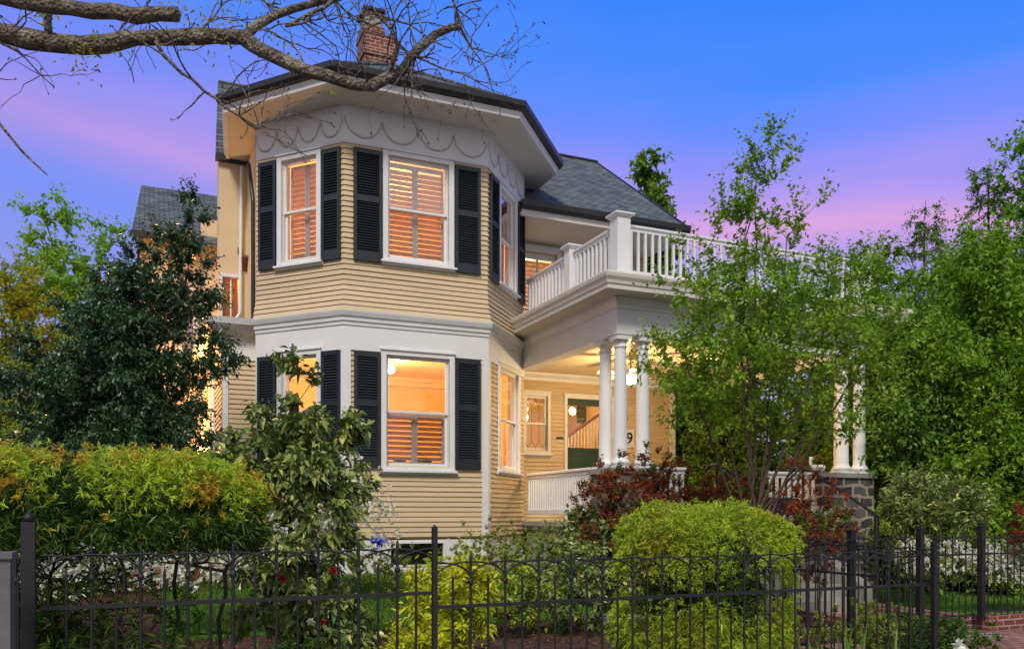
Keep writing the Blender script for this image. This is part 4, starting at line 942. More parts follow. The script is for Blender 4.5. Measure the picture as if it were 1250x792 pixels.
subs += [limb(4, [(-120, 60, 5.2), (-40, 110, 5.2), (0, 152, 5.2), (28, 186, 5.2), (58, 214, 5.2)], .03, .004), limb(near_id(B1, 385, 4, 6.9), [(400, 25, 7), (412, 48, 7)], .009, .003)]
subs += [limb(near_id(Lb, 250, 45), [(262, 20, 6.8), (272, -5, 6.9)], .012, .006), limb(near_id(Lb, 130, 54), [(150, 30, 6.8), (180, 5, 6.9), (190, -8, 7)], .011, .006), limb(near_id(B1, 340, 18, 6.8), [(322, 0, 6.9), (318, -10, 6.9)], .012, .008)]
src = [(B2, 13), (B1, 9), (B1b, 5), (Lb, 28)]+[(s_, 6) for s_ in subs[:9]]+[(subs[9], 16), (subs[10], 5), (subs[12], 7), (subs[13], 6), (subs[14], 6), (subs[15], 6), (subs[16], 6)]
for ids, cnt in src:
    ids = [i for i in ids if sk.p[i][0] > -4]
    for _ in range(cnt):
        i = ids[int(rng.random()**.7*(len(ids)-1))]; par = i
        d = unit(rng.normal(0, 1, 3)+np.array((.45, 0, .15))); d[1] *= .6; L = rng.uniform(.22, .75); r = min(.007, rf_[i]*.6); ns = int(L/.07)
        for j in range(ns):
            d = unit(d+rng.normal(0, .24, 3)+np.array((0, 0, .03))); q = sk.p[par]+d*.07
            sk.p.append(q); sk.par.append(par); rf_.append(r*(1-.6*j/ns)); par = len(sk.p)-1
            if j > 0 and rng.random() < .42:
                p2 = par; d2 = unit(d+rng.normal(0, .7, 3)); n2 = rng.integers(2, 6)
                for jj_ in range(n2):
                    d2 = unit(d2+rng.normal(0, .25, 3)); sk.p.append(sk.p[p2]+d2*.05); sk.par.append(p2); rf_.append(r*.45*(1-.5*jj_/n2)); p2 = len(sk.p)-1
                sk.tips.append(p2)
        sk.tips.append(par)
sk.mesh('trunk', M['bark'], st, .003, .3, .45, k=8, rfix=rf_)
T = np.array([sk.p[i] for i in sk.tips])
bud = np.repeat(T, 3, 0); leaves('bud', bud, rng.normal(0, 1, bud.shape), rng.uniform(.012, .026, len(bud)), np.full(len(bud), .5), M['bark3'], st)
cand = np.array([sk.p[i] for i in (Lb+B1) if -1.4 < sk.p[i][0] < 1.6])
cl_ = []
for c0 in [(98, 58, 6.3), (112, 62, 6.3), (132, 52, 6.3), (262, 45, 6.4), (60, 18, 6.3), (268, 20, 6.7), (232, 20, 6.8), (210, 10, 6.8), (300, 5, 6.9), (352, 62, 6.6), (186, 2, 6.8), (106, 72, 6.3), (405, 112, 6.4), (244, 30, 6.8), (285, 30, 6.8), (40, 12, 6.4), (330, 60, 6.8)]:
    k = 26 if c0[0] != 405 else 14; cl_.append(np.array(at(*c0))+rng.normal(0, .075 if k > 20 else .02, (k, 3)))
cl_ = np.concatenate(cl_); leaves('young_leaves', cl_, rng.normal(0, 1, cl_.shape)+(0, 0, -.2), rng.uniform(.025, .055, len(cl_)), np.full(len(cl_), .4), LG['street'], st)

# -- holly, dark, at the left
tree('holly_tree', (.1, 12.6, .5), [(.1, 12.6, .4), (.12, 12.6, 1.5), (.2, 12.6, 2.6), (.35, 12.6, 3.8), (.55, 12.6, 4.9), (.62, 12.6, 5.6)],
     [((-.3, 12.4, 1.9), (1.45, 1.2, 1.4)), ((-.4, 12.4, 3.1), (1.25, 1.0, 1.1)), ((.1, 12.5, 4.2), (.85, .8, .9)), ((.5, 12.5, 5.2), (.42, .45, .75)), ((-.6, 12.6, 4.2), (.5, .5, .5)), ((.95, 12.3, 3.7), (.35, .4, .35), .05), ((-1.6, 12.2, 1.9), (.5, .6, .8))], 900,
     'dense dark green holly tree left of the house beside the glowing side wall', 'tree', 'holly', 'bark3', 12, 15, .36, .072, .5, .0035, .09, up=.35, out=.9, shell=.42, step=.28)
# -- central small tree
dg_ = thing('dogwood_tree', (7.0, 8.5, .2), 'airy bright green garden tree with many thin spreading stems in front of the porch', 'tree')
sd_ = Skel([(7.0, 8.5, .1), (7.01, 8.5, .6), (7.0, 8.5, 1.1), (7.0, 8.5, 1.45)])
for (tx, ty, tz) in ((5.75, 8.2, 3.3), (6.3, 8.6, 4.2), (6.75, 8.4, 4.9), (7.1, 8.6, 5.7), (7.45, 8.4, 5.0), (7.9, 8.7, 4.4), (8.4, 8.5, 3.7), (9.6, 8.9, 4.2), (8.75, 8.7, 3.0), (6.4, 8.0, 3.4), (7.6, 8.0, 3.6)):
    prev = 3 if rng.random() < .6 else 2; a0 = sd_.p[prev]; t_ = np.array((tx, ty, tz)); n_ = 12
    for k in range(1, n_+1):
        f = k/n_; q = a0+(t_-a0)*np.array((f**.9, f**.9, f**1.05))+rng.normal(0, .018, 3); sd_.p.append(q); sd_.par.append(prev); prev = len(sd_.p)-1
bl_ = [((7.1, 8.5, 3.55), (1.75, 1.2, .75)), ((6.7, 8.5, 4.4), (1.1, .9, .6)), ((7.8, 8.6, 4.25), (1.3, .9, .65)), ((7.25, 8.5, 5.1), (.8, .7, .6)), ((7.2, 8.5, 5.9), (.32, .4, .5), .16), ((6.75, 8.5, 5.3), (.3, .3, .4), .1), ((6.0, 8.2, 3.2), (.65, .6, .5)), ((8.7, 8.6, 3.6), (1.0, .6, .8)), ((9.5, 8.9, 4.15), (.95, .6, .75)), ((9.0, 8.8, 4.9), (.4, .4, .3), .15), ((7.6, 8.5, 2.7), (1.1, .7, .3), .3), ((6.2, 8.3, 2.8), (.55, .5, .4), .2)]
sd_.grow(in_blobs(bl_, 620, .5), .22, 0, .035, 3, 2.0); sd_.mesh('trunk', M['bark2'], dg_, .0036, .075, .47)
sd_.shoot_leaves('crown', LG['mid'], dg_, 5, 11, .40, .076, .5, .6, 1.0, .15, .6, out=.8)
# -- background trees
def bg(name, X, Y, H, rad, label, leaf='back', seed=1, n=260, L=.13, shoots=4, m=9, low=.12, nb=9, bark='bark3', W=.55, shell=.4, group='trees closing the view behind and beside the house'):
    r_ = np.random.default_rng(seed); bl = []
    for k in range(nb):
        f = low+(1-low)*(k+.3)/nb; ring = rad*(1-.75*max(0, (f-.45)/.55)**1.5)
        a = r_.uniform(0, 6.28); off = ring*.45*r_.random()**.5
        bl.append(((X+off*math.cos(a), Y+off*math.sin(a), H*f*.93), (ring*.62, ring*.62, H*.14)))
    bl.append(((X+r_.normal(0, rad*.12), Y, H*.93), (rad*.3, rad*.3, H*.08)))
    return tree(name, (X, Y, .3), [(X, Y, .2), (X+.1, Y, H*.2), (X, Y, H*.4), (X-.1, Y, H*.6)], bl, n, label, 'tree', leaf, bark, shoots*2+(2 if low < .1 else 0), m+3, .8, L, W, .012, .22, group, up=.15, out=.8, shell=shell, step=.7, jit=.12)
GB = 'trees closing the view behind and beside the house'
bg('maple_tree', 17.5, 12.0, 9.7, 2.5, 'tall bright green maple cut by the right edge of the picture', 'maple', 3, 640, .14, 4, 10, .05)
bg('garden_tree', 13.7, 10.5, 6.3, 1.9, 'mid green leafy tree right of the porch behind the set back fence', 'mid', 4, 560, .12, 4, 10, .03)
bg('garden_tree', 17.3, 15.8, 8.2, 2.4, 'broad leafy green tree between porch and the two thin conifer tops', 'back', 5, 560, .13, 4, 10, .03)
bg('garden_tree', 13.4, 13.2, 6.6, 1.8, 'green tree close behind the right end of the porch', 'mid', 6, 520, .12, 4, 9, .03)
bg('garden_tree', 18.9, 11.0, 7.2, 2.6, 'leafy tree in the gap between maple and conifer', 'maple', 7, 520, .15, 4, 9, .03)
bg('garden_tree', 11.9, 15.2, 5.4, 1.5, 'dark shaded tree seen through the far side of the porch', 'ever', 8, 520, .13, 4, 10, .02)
bg('garden_tree', 12.8, 17.6, 5.6, 1.9, 'dark evergreen behind the porch roof end', 'ever', 9, 480, .15, 4, 10, .02)
bg('garden_tree', 23.0, 14.5, 8.2, 3.2, 'far tree filling the right edge below the maple', 'back', 10, 300, .18, 4, 9, .03)
bg('garden_tree', 18.8, 18.8, 8.0, 2.8, 'far broad tree low behind the dogwood crown', 'far', 12, 300, .18, 4, 9, .03)
bg('poplar_tree', 21.9, 33.8, 18.4, 2.2, 'distant tree rising behind the slope of the rear roof', 'far', 13, 420, .34, 4, 9, .25, group=None)
bg('garden_tree', 12.9, 11.4, 5.2, 1.3, 'low bushy green tree touching the right end of the porch', 'ever', 31, 420, .12, 4, 10, .0)
bg('garden_tree', 15.0, 12.2, 6.6, 1.9, 'green rounded tree in front of the conifers', 'mid', 32, 480, .12, 4, 10, .0)
bg('garden_tree', 16.9, 18.8, 4.8, 2.4, 'dark evergreen seen through the porch left of the stone pier columns', 'ever', 34, 420, .16, 4, 10, .0)
bg('garden_tree', 14.5, 21.0, 5.0, 2.6, 'dark green tree far behind the porch opening', 'ever', 33, 420, .18, 4, 10, .0)
# conifers: drooping tiers
def conifer(X, Y, H, rad, label, n=30):
    t = thing('conifer_tree', (X, Y, .3), label, 'tree', 'thin topped conifers'); s = Skel([(X, Y, .2+H*k/12) for k in range(12)]+[(X+.05, Y, H)])
    tips = []
    for k in range(n):
        f = .05+.93*(k/n); z = H*f; rr = rad*(1-f)**.8+.18
        for q in range(9):
            a = rng.uniform(0, 6.28); r = rr*rng.uniform(.55, 1.05); tips.append((X+r*math.cos(a), Y+r*math.sin(a), z+rng.normal(0, .15)+.1*r))
    s.grow(np.array(tips), .3, -.05, .04); s.mesh('trunk', M['bark3'], t, .007, .13, .45, k=5)
    s.shoot_leaves('crown', LG['ever'], t, 6, 9, .34, .10, .28, -.25, 1.0, .3, .5, out=.9); return t
conifer(17.1, 14.6, 9.0, 1.2, 'thin dark conifer top left of the taller one'); conifer(17.6, 13.3, 9.6, 1.3, 'tallest thin conifer top beside the maple')
# left background
bg('garden_tree', -2.9, 29.5, 11.6, 3.0, 'pale green open tree far behind the left side of the holly', 'lime', 21, 330, .19, 3, 8, .3, 10, 'bark2', shell=.7)
bg('garden_tree', -1.1, 31.0, 11.2, 2.2, 'thin lime green tree left of the slate roofed rear wing', 'lime', 22, 200, .18, 3, 8, .3, 8, 'bark2', shell=.7)
bg('garden_tree', -2.4, 20.6, 6.6, 2.1, 'yellow green twiggy tree at the left edge behind the holly', 'yel', 23, 480, .11, 4, 9, .15, 9, 'bark2', shell=.6)
bg('garden_tree', -2.5, 17.3, 3.5, 1.5, 'low dark green bushy tree at the left edge above the hedge', 'ever', 24, 420, .10, 4, 9, .02)
bg('garden_tree', -4.2, 24.0, 5.5, 2.2, 'far green tree beyond the left edge', 'back', 25, 260, .16, 4, 9, .03)
bg('garden_tree', -1.2, 19.5, 4.6, 1.6, 'green tree behind the holly beside the rear wing', 'back', 26, 200, .12, 4, 9, .05)
bg('garden_tree', -7, 40, 8.5, 4.0, 'far tree mass behind the left garden', 'far', 27, 260, .3, 4, 8, .02)
bg('garden_tree', -1, 40, 8.0, 4.0, 'far tree mass behind the rear wing', 'far', 28, 260, .3, 4, 8, .02)
bg('garden_tree', 30, 24, 10, 5.0, 'far tree mass behind the right garden', 'far', 29, 260, .3, 4, 8, .02)

# -- clipped hedges
def superell(c, R, n, e=.55, zmin=-1.0):
    d = unit(rng.normal(0, 1, (n, 3))); d = d[d[:, 2] > zmin]
    q = np.sign(d)*np.abs(d)**e; q = q/np.maximum(1e-6, (np.abs(q)**(2/e*1.0)).sum(1)[:, None]**(e/2))
    return np.array(c)+q*np.array(R), d
def tufts(P, Nr, k, L, W, mat, name, parent, up=.5, spread=.8, droop=.2, rn=None):
    Pk = np.repeat(P, k, 0)+rng.normal(0, L*.12, (len(P)*k, 3)); D = np.repeat(unit(Nr*.8+np.array((0, 0, up))+rng.normal(0, .35, P.shape)), k, 0)+rng.normal(0, spread*1.15, (len(P)*k, 3))
    r = .5*np.repeat(rng.random(len(P)) if rn is None else rn, k)+.5*rng.random(len(Pk))
    return leaves(name, Pk, D, L*rng.uniform(.6, 1.25, len(Pk)), np.full(len(Pk), W), mat, parent, droop, .4, r)
h = thing('clipped_hedge', (-.3, 6.1, .1), 'wide flat topped yellow green and bronze hedge on bare stems at the left', 'hedge')
P1, n1_ = superell((-.42, 6.05, 1.56), (1.13, .70, .34), 9500, .62, -.55)
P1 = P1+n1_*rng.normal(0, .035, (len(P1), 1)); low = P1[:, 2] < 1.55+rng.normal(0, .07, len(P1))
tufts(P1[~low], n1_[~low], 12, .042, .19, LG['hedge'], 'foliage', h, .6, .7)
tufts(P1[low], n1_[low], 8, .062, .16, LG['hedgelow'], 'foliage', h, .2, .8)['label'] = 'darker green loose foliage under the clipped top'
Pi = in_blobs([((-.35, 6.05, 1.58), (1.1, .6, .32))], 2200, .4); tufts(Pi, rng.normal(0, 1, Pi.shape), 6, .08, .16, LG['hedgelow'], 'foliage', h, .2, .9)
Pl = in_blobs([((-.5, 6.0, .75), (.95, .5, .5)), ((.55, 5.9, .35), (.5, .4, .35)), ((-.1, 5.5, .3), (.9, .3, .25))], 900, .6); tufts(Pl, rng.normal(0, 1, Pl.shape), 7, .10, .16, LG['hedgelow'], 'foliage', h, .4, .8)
s = None
for k, (x, y) in enumerate([(-.95, 6.0), (-.55, 6.2), (-.15, 5.95), (.15, 6.15), (.45, 6.0)]):
    s = Skel([(x, y, 0), (x+.05, y, .35), (x+.02, y, .65)]); s.grow(in_blobs([((x, y, 1.35), (.4, .4, .25))], 26, .5), .15, -.03, .03); s.mesh('stem', M['bark3'], h, .005, .035, .45)
bx = thing('clipped_shrub', (4.35, 5.85, .1), 'round shouldered yellow green clipped shrub bulging over the iron fence', 'shrub')
P1, n1_ = superell((4.20, 5.75, .93), (.60, .58, .65), 9500, .50, -.9); bump = .05*np.sin(P1[:, 0]*9+P1[:, 2]*5)*np.sin(P1[:, 1]*8+P1[:, 2]*9+1)
P1 = P1+n1_*(bump+rng.normal(0, .03, len(P1)))[:, None]; P1 = P1[P1[:, 2] > .08]; n1_ = n1_[:len(P1)]
n1_ = unit(P1-np.array((4.20, 5.75, .9)))
tufts(P1, n1_, 12, .038, .2, LG['box'], 'foliage', bx, .45, .7)
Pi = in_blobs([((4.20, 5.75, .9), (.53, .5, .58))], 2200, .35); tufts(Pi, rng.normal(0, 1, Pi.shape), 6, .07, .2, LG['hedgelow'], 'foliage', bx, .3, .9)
Pl = in_blobs([((3.95, 5.3, .45), (.4, .22, .4)), ((4.55, 5.35, .4), (.35, .22, .35))], 500, .5); tufts(Pl, rng.normal(0, 1, Pl.shape), 9, .07, .18, LG['box'], 'foliage', bx, .2, .9)
s = Skel([(4.3, 5.8, 0), (4.3, 5.8, .4)]); s.grow(in_blobs([((4.3, 5.8, 1.0), (.5, .45, .4))], 50, .5), .15, -.03, .03); s.mesh('stem', M['bark3'], bx, .005, .05, .45)

# -- camellia
tree('camellia_shrub', (1.15, 7.5, .15), [(1.15, 7.5, .1), (1.18, 7.5, .7), (1.15, 7.5, 1.2), (1.2, 7.5, 1.8), (1.22, 7.5, 2.5)],
     [((1.2, 7.5, 2.75), (.17, .17, .28)), ((1.22, 7.45, 2.35), (.42, .35, .22)), ((1.1, 7.5, 1.95), (.55, .4, .28)), ((1.35, 7.45, 1.75), (.5, .4, .3)), ((1.2, 7.4, 1.2), (.5, .4, .4)), ((1.05, 7.35, .7), (.4, .35, .4)), ((1.5, 7.2, .6), (.35, .3, .4)), ((.65, 7.5, 1.95), (.18, .2, .25)), ((1.65, 7.5, 2.2), (.1, .1, .2), .012)], 210,
     'tall camellia with large glossy olive leaves in front of the left bay window', 'shrub', 'cam', 'bark2', 6, 8, .20, .10, .5, .004, .03, up=.4, out=.7, step=.15, droop=.3, flat=.5)
cf = thing('camellia_flower', (1.3, 7.05, .95), 'red and white camellia blooms on the lower camellia branches', 'flowers')
for (px, py, mt) in ((407, 696, 'redpetal'), (379, 758, 'petal'), (393, 760, 'redpetal'), (345, 705, 'redpetal'), (360, 640, 'petal')):
    c0 = np.array(at(px, py, 6.9)); k = 26; leaves('bloom', np.repeat(c0[None], k, 0), rng.normal(0, 1, (k, 3))+np.array((0, -.6, .2)), rng.uniform(.03, .05, k), np.full(k, .7), LG[mt], cf)

def shrub(name, c, R, n, leaf, L, W, label, cat='shrub', k=6, flowers=None, fn=0, bark='bark2', fl=.035, group=None, top=False, up=.3, droop=.15, fshell=.12):
    t = thing(name, (c[0], c[1], float(zg(c[0], c[1]))), label, cat, group)
    z0 = float(zg(c[0], c[1])); s = Skel([(c[0], c[1], z0-.03), (c[0], c[1], z0+.12*(c[2]-z0)+.05)])
    bl = [(c, R)]
    for q in range(5):
        a = rng.uniform(0, 6.28); bl.append(((c[0]+.5*R[0]*math.cos(a), c[1]+.5*R[1]*math.sin(a), c[2]+rng.uniform(-.3, .45)*R[2]), (R[0]*.55, R[1]*.55, R[2]*.6)))
    tp = in_blobs(bl, n, .4); tp[:, 2] = np.maximum(tp[:, 2], z0+.06)
    s.grow(tp, .15, -.02, .02); s.mesh('stem', M[bark], t, .003, .025, .45)
    s.shoot_leaves('foliage', LG[leaf], t, 7, k, L*2.6, L, W, up, 1.0, droop, .5, out=.9)
    if flowers:
        d = unit(rng.normal(0, 1, (fn, 3))); b_ = rng.integers(0, len(bl), fn); cc = np.array([x[0] for x in bl])[b_]; rr = np.array([x[1] for x in bl])[b_]
        Fp = cc+d*rr*rng.uniform(.75, 1.08, (fn, 1)); Fp = Fp+0*d; Fp = Fp[(d[:, 2] > -.4) & (Fp[:, 2] > z0+.05)]; kk = 7; Pk = np.repeat(Fp, kk, 0)
        D = rng.normal(0, 1, Pk.shape)+np.array((-.2, -.7, .5)); leaves('blossom', Pk, D, fl*rng.uniform(.7, 1.2, len(Pk)), np.full(len(Pk), .65), LG[flowers], t, .1, .3)
    return t
WA = 'white flowering azaleas'
shrub('azalea_bush', (2.3, 10.9, 1.35), (.75, .6, .95), 110, 'aza', .035, .5, 'large white azalea between camellia and bay wall', 'bush', 7, 'petal', 2400, fl=.06, group=WA)
shrub('azalea_bush', (.9, 9.6, 1.05), (.8, .6, .75), 90, 'aza', .035, .5, 'white azalea showing through the gap right of the left hedge', 'bush', 6, 'petal', 1700, fl=.055, group=WA)
shrub('azalea_bush', (-.9, 9.2, .95), (1.0, .6, .7), 90, 'aza', .035, .5, 'white azalea glimpsed through the stems of the left hedge', 'bush', 6, 'petal', 1000, fl=.04, group=WA)
shrub('azalea_bush', (-1.7, 13.6, 1.7), (.9, .6, .95), 70, 'aza', .04, .5, 'white azalea above the far left end of the hedge', 'bush', 6, 'petal', 900, fl=.05, group=WA)
shrub('flowering_bush', (3.05, 11.0, .75), (.55, .4, .38), 70, 'shrub', .035, .5, 'small leafy bush with scattered white blossom below the lower bay window', 'bush', 7, 'petal', 60, fl=.028)
shrub('flowering_bush', (4.9, 12.0, .95), (.75, .5, .55), 150, 'aza', .035, .5, 'dark bush with tiny white flowers at the bay corner board', 'bush', 8, 'petal', 110, fl=.022)
shrub('evergreen_bush', (5.75, 11.7, .95), (.8, .5, .50), 150, 'shrub', .035, .45, 'yellow green bush between the white flowered bush and the porch railing', 'bush', 8)
shrub('viburnum_bush', (5.5, 10.0, .85), (.75, .55, .75), 80, 'cam', .11, .5, 'coarse grey green leaved shrub under the lower porch railing', 'shrub', 6, up=.4)
shrub('laurel_bush', (3.6, 8.5, .62), (.75, .5, .5), 90, 'shrub', .075, .5, 'mixed green shrub behind the fence in the middle', 'shrub', 7)
shrub('laurel_bush', (4.5, 8.3, .7), (.55, .5, .55), 80, 'cam', .075, .5, 'dark leaved shrub just left of the clipped shrub', 'shrub', 7)
shrub('aucuba_bush', (2.45, 7.0, .72), (.38, .35, .42), 70, 'acuba', .10, .34, 'bright yellow leaved shrub right of the middle fence post', 'shrub', 7, up=.7)
shrub('aucuba_bush', (1.95, 6.6, .35), (.26, .25, .32), 34, 'acuba', .09, .34, 'small yellow leaved plant at the foot of the middle fence post', 'shrub', 7, up=.7)
shrub('salvia_plant', (1.05, 6.2, .40), (.55, .3, .28), 60, 'hedgelow', .06, .25, 'low bright green feathery plants under the hedge right end', 'plant', 8, up=.5)
RB = 'red leaved shrubs by the porch'
shrub('nandina_bush', (5.76, 9.9, 1.55), (.55, .45, .85), 170, 'red', .055, .38, 'red and green shrub left of the porch columns', 'shrub', 8, group=RB)
shrub('nandina_bush', (6.2, 9.55, 1.6), (.55, .5, .85), 170, 'red', .055, .38, 'red leaved shrub directly under the triple columns', 'shrub', 8, group=RB)
shrub('nandina_bush', (7.15, 9.3, 1.45), (.7, .5, .75), 170, 'red', .055, .38, 'red leaved shrub behind the clipped shrub at the garden tree trunk', 'shrub', 8, group=RB)
shrub('nandina_bush', (5.5, 8.6, 1.25), (.4, .4, .65), 100, 'red', .055, .38, 'dark red shrub peeking over the left shoulder of the clipped shrub', 'shrub', 8, group=RB)
shrub('nandina_bush', (7.75, 8.2, 1.35), (.48, .4, .75), 150, 'red', .055, .38, 'bronze shrub in front of the stone pier left of the handrail', 'shrub', 8, group=RB)
shrub('nandina_bush', (11.3, 7.75, 1.35), (.45, .35, .6), 130, 'red', .055, .4, 'rusty red shrub at the right edge behind the fence', 'shrub', 8, group=RB)
shrub('rhododendron_bush', (10.6, 8.9, 1.5), (.95, .6, .6), 170, 'cam', .11, .32, 'broad rhododendron with whorled olive leaves behind the gate', 'shrub', 8, up=.5)
shrub('rhododendron_bush', (12.2, 10.6, 1.2), (.9, .6, .9), 110, 'shrub', .09, .35, 'green shrub filling the bed beyond the rhododendron', 'shrub', 8)
shrub('hydrangea_bush', (9.5, 9.9, 1.35), (.35, .3, .33), 50, 'shrub', .06, .5, 'green shrub with round white flower heads beside the handrail foot', 'shrub', 7, 'petal', 60, fl=.05)
shrub('azalea_bush', (10.0, 8.35, .85), (.6, .4, .35), 60, 'aza', .04, .5, 'white azalea behind the gate left of the post', 'bush', 7, 'petal', 600, fl=.04, group=WA)
shrub('azalea_bush', (11.2, 8.25, .75), (.7, .35, .4), 60, 'aza', .04, .5, 'white azalea under the rhododendron right of the gate', 'bush', 7, 'petal', 600, fl=.04, group=WA)
shrub('box_bush', (6.75, 5.6, .35), (.6, .5, .30), 170, 'hedgelow', .035, .5, 'low bright green bush outside the fence corner', 'bush', 9)
shrub('box_bush', (7.1, 6.1, .28), (.45, .45, .26), 150, 'hedgelow', .035, .5, 'low green bush spilling onto the brick path', 'bush', 9)
shrub('box_bush', (5.6, 5.5, .45), (.45, .35, .35), 100, 'aza', .035, .5, 'dark low bush inside the fence corner', 'bush', 9)
shrub('box_bush', (10.7, 6.7, .45), (.35, .3, .3), 60, 'shrub', .04, .5, 'small green bush at the lower right edge on the kerb', 'bush', 8)
shrub('porch_plant', (8.95, 10.95, 2.05), (.30, .28, .28), 60, 'ever', .05, .4, 'dark leafy plant on the porch beside the blue pot', 'plant', 8)
shrub('porch_plant', (10.5, 11.6, 2.35), (.22, .2, .18), 40, 'red', .04, .45, 'small reddish plant behind the swan planter', 'plant', 7)
# iris
ir = thing('iris_plant', (5.1, 4.92, .05), 'clump of sword shaped iris leaves with white bloom outside the fence', 'plant')
n = 75; P = np.stack([rng.normal(5.02, .16, n), rng.normal(4.9, .06, n), np.full(n, .03)], 1); D = np.stack([rng.normal(0, .30, n), rng.normal(0, .2, n), np.ones(n)], 1)
leaves('blade', P, D, rng.uniform(.35, .78, n), np.full(n, .05), LG['iris'], ir, .06, .1)
c0 = np.array((5.98, 4.72, .44)); Pk = np.repeat(np.array([c0, c0+(.05, 0, -.03), c0+(-.03, .02, .05)]), 14, 0); leaves('bloom', Pk, rng.normal(0, 1, Pk.shape), rng.uniform(.05, .085, len(Pk)), np.full(len(Pk), .75), LG['petal'], ir)
mb = MB(); mb.tube((5.97, 4.74, .02), (5.98, 4.72, .42), .006, k=6); mb.build('stem', LG['iris'], ir)
gl = thing('violet_flower', (2.3, 10.2, .9), 'blue violet bloom among the leaves left of the basement window', 'flower')
c0 = np.array(at(462, 661, 10.2)); Pk = np.repeat(c0[None], 26, 0); leaves('petals', Pk, rng.normal(0, 1, Pk.shape), rng.uniform(.06, .12, 26), np.full(26, .6), M['lavender'], gl)

# ================================================================== LIGHT, SKY, CAMERA
sc = bpy.context.scene
w = bpy.data.worlds.new('World'); sc.world = w; w.use_nodes = True; nt = w.node_tree
bgN = nt.nodes['Background']
tc = nt.nodes.new('ShaderNodeTexCoord'); sx_ = nt.nodes.new('ShaderNodeSeparateXYZ'); nt.links.new(tc.outputs['Generated'], sx_.inputs[0])
mp = nt.nodes.new('ShaderNodeMapping'); mp.inputs['Scale'].default_value = (1.4, 1.4, 7.0); nt.links.new(tc.outputs['Generated'], mp.inputs['Vector'])
nz = nt.nodes.new('ShaderNodeTexNoise'); nz.inputs['Scale'].default_value = 1.6; nz.inputs['Detail'].default_value = 5; nz.inputs['Roughness'].default_value = .5; nt.links.new(mp.outputs[0], nz.inputs['Vector'])
ma = nt.nodes.new('ShaderNodeMath'); ma.operation = 'MULTIPLY_ADD'; ma.inputs[1].default_value = .10; nt.links.new(nz.outputs['Fac'], ma.inputs[0])
sb_ = nt.nodes.new('ShaderNodeMath'); sb_.operation = 'SUBTRACT'; sb_.inputs[1].default_value = .108; az = nt.nodes.new('ShaderNodeMath'); az.operation = 'MULTIPLY_ADD'; az.inputs[1].default_value = .11; nt.links.new(sx_.outputs['X'], az.inputs[0]); nt.links.new(sx_.outputs['Z'], az.inputs[2]); nt.links.new(az.outputs[0], sb_.inputs[0]); nt.links.new(sb_.outputs[0], ma.inputs[2])
def lin(r, g, b): return tuple(((c/255+.055)/1.055)**2.4 if c > 10 else c/3294.6 for c in (r, g, b))
rp = nt.nodes.new('ShaderNodeValToRGB'); stops = [(0, lin(190, 175, 200)), (.16, lin(175, 165, 220)), (.24, lin(130, 152, 238)), (.285, lin(180, 155, 228)), (.315, lin(212, 160, 218)), (.35, lin(165, 148, 236)), (.39, lin(118, 140, 244)), (.45, lin(72, 136, 246)), (.54, lin(40, 122, 238)), (1, lin(60, 110, 215))]
e = rp.color_ramp.elements
while len(e) < len(stops): e.new(.5)
for i, (p, c) in enumerate(stops): e[i].position = p; e[i].color = (*c, 1)
nt.links.new(ma.outputs[0], rp.inputs[0])
dt = nt.nodes.new('ShaderNodeVectorMath'); dt.operation = 'DOT_PRODUCT'; nt.links.new(tc.outputs['Generated'], dt.inputs[0]); dt.inputs[1].default_value = (-SY, -CY, .25)
mr = nt.nodes.new('ShaderNodeMapRange'); mr.inputs['From Min'].default_value = .0; mr.inputs['From Max'].default_value = .7; nt.links.new(dt.outputs['Value'], mr.inputs['Value'])
mxw = nt.nodes.new('ShaderNodeMix'); mxw.data_type = 'RGBA'; nt.links.new(mr.outputs[0], mxw.inputs['Factor']); mr2 = nt.nodes.new('ShaderNodeMapRange'); mr2.inputs['From Min'].default_value = -.1; mr2.inputs['From Max'].default_value = .45; mr2.inputs['To Min'].default_value = .5; mr2.inputs['To Max'].default_value = 0; nt.links.new(sx_.outputs['X'], mr2.inputs['Value'])
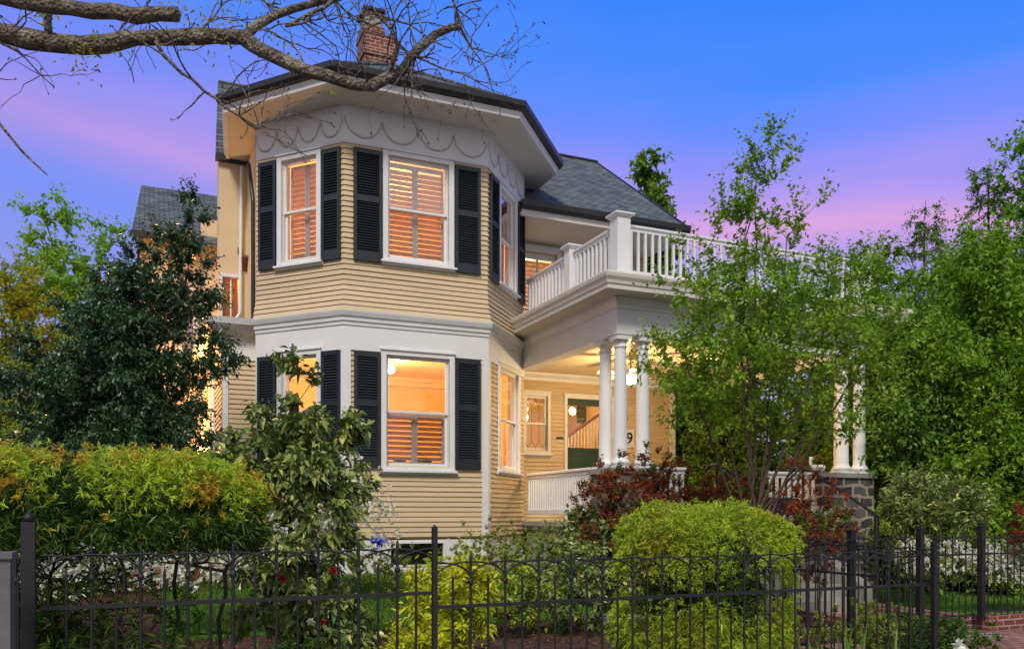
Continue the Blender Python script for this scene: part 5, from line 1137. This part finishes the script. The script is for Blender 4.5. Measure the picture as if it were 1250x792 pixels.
mxl = nt.nodes.new('ShaderNodeMix'); mxl.data_type = 'RGBA'; nt.links.new(mr2.outputs[0], mxl.inputs['Factor']); nt.links.new(rp.outputs[0], mxl.inputs[6]); mxl.inputs[7].default_value = (*lin(104, 132, 234), 1)
nt.links.new(mxl.outputs[2], mxw.inputs[6]); mxw.inputs[7].default_value = (.60, .58, .60, 1)
nt.links.new(mxw.outputs[2], bgN.inputs['Color']); bgN.inputs['Strength'].default_value = 1.0
sky = nt.nodes.new('ShaderNodeTexSky'); sky.sky_type = 'NISHITA'; sky.sun_disc = False; sky.sun_elevation = math.radians(38); sky.sun_rotation = math.radians(200)
b2 = nt.nodes.new('ShaderNodeBackground'); nt.links.new(sky.outputs[0], b2.inputs['Color']); b2.inputs['Strength'].default_value = .0
ad = nt.nodes.new('ShaderNodeAddShader'); nt.links.new(bgN.outputs[0], ad.inputs[0]); nt.links.new(b2.outputs[0], ad.inputs[1]); nt.links.new(ad.outputs[0], nt.nodes['World Output'].inputs['Surface'])
sl = bpy.data.lights.new('sun', 'SUN'); sl.energy = 2.7; sl.angle = math.radians(14); sl.color = (1, .92, .80)
so = bpy.data.objects.new('sun', sl); C.objects.link(so)
dv = Vector((.42, .72, -.86)); so.rotation_euler = dv.to_track_quat('-Z', 'Y').to_euler()
cam = bpy.data.cameras.new('camera'); cam.sensor_width = 36; cam.lens = 36*FPX/1250; cam.shift_y = (625-396)/1250; cam.clip_end = 2000; cam.clip_start = .05
co_ = bpy.data.objects.new('camera', cam); C.objects.link(co_); co_.location = (0, 0, EYE); co_.rotation_euler = (math.pi/2, 0, -YAW); sc.camera = co_
sc.view_settings.view_transform = 'Standard'; sc.view_settings.look = 'None'; sc.view_settings.exposure = .12; sc.view_settings.gamma = 1; sc.view_settings.use_curve_mapping = False
sc.cycles.max_bounces = 8; sc.cycles.transparent_max_bounces = 16

# AUTO GROUP: repeats of one kind share a group phrase
kinds = {}
for o in bpy.data.objects:
    if o.parent is None and 'label' in o and o.get('kind') is None: kinds.setdefault(o.name.split('.')[0], []).append(o)
for k, v in kinds.items():
    if len(v) > 1:
        for o in v:
            if 'group' not in o: o['group'] = 'the '+k.replace('_', ' ')+'s of the garden'
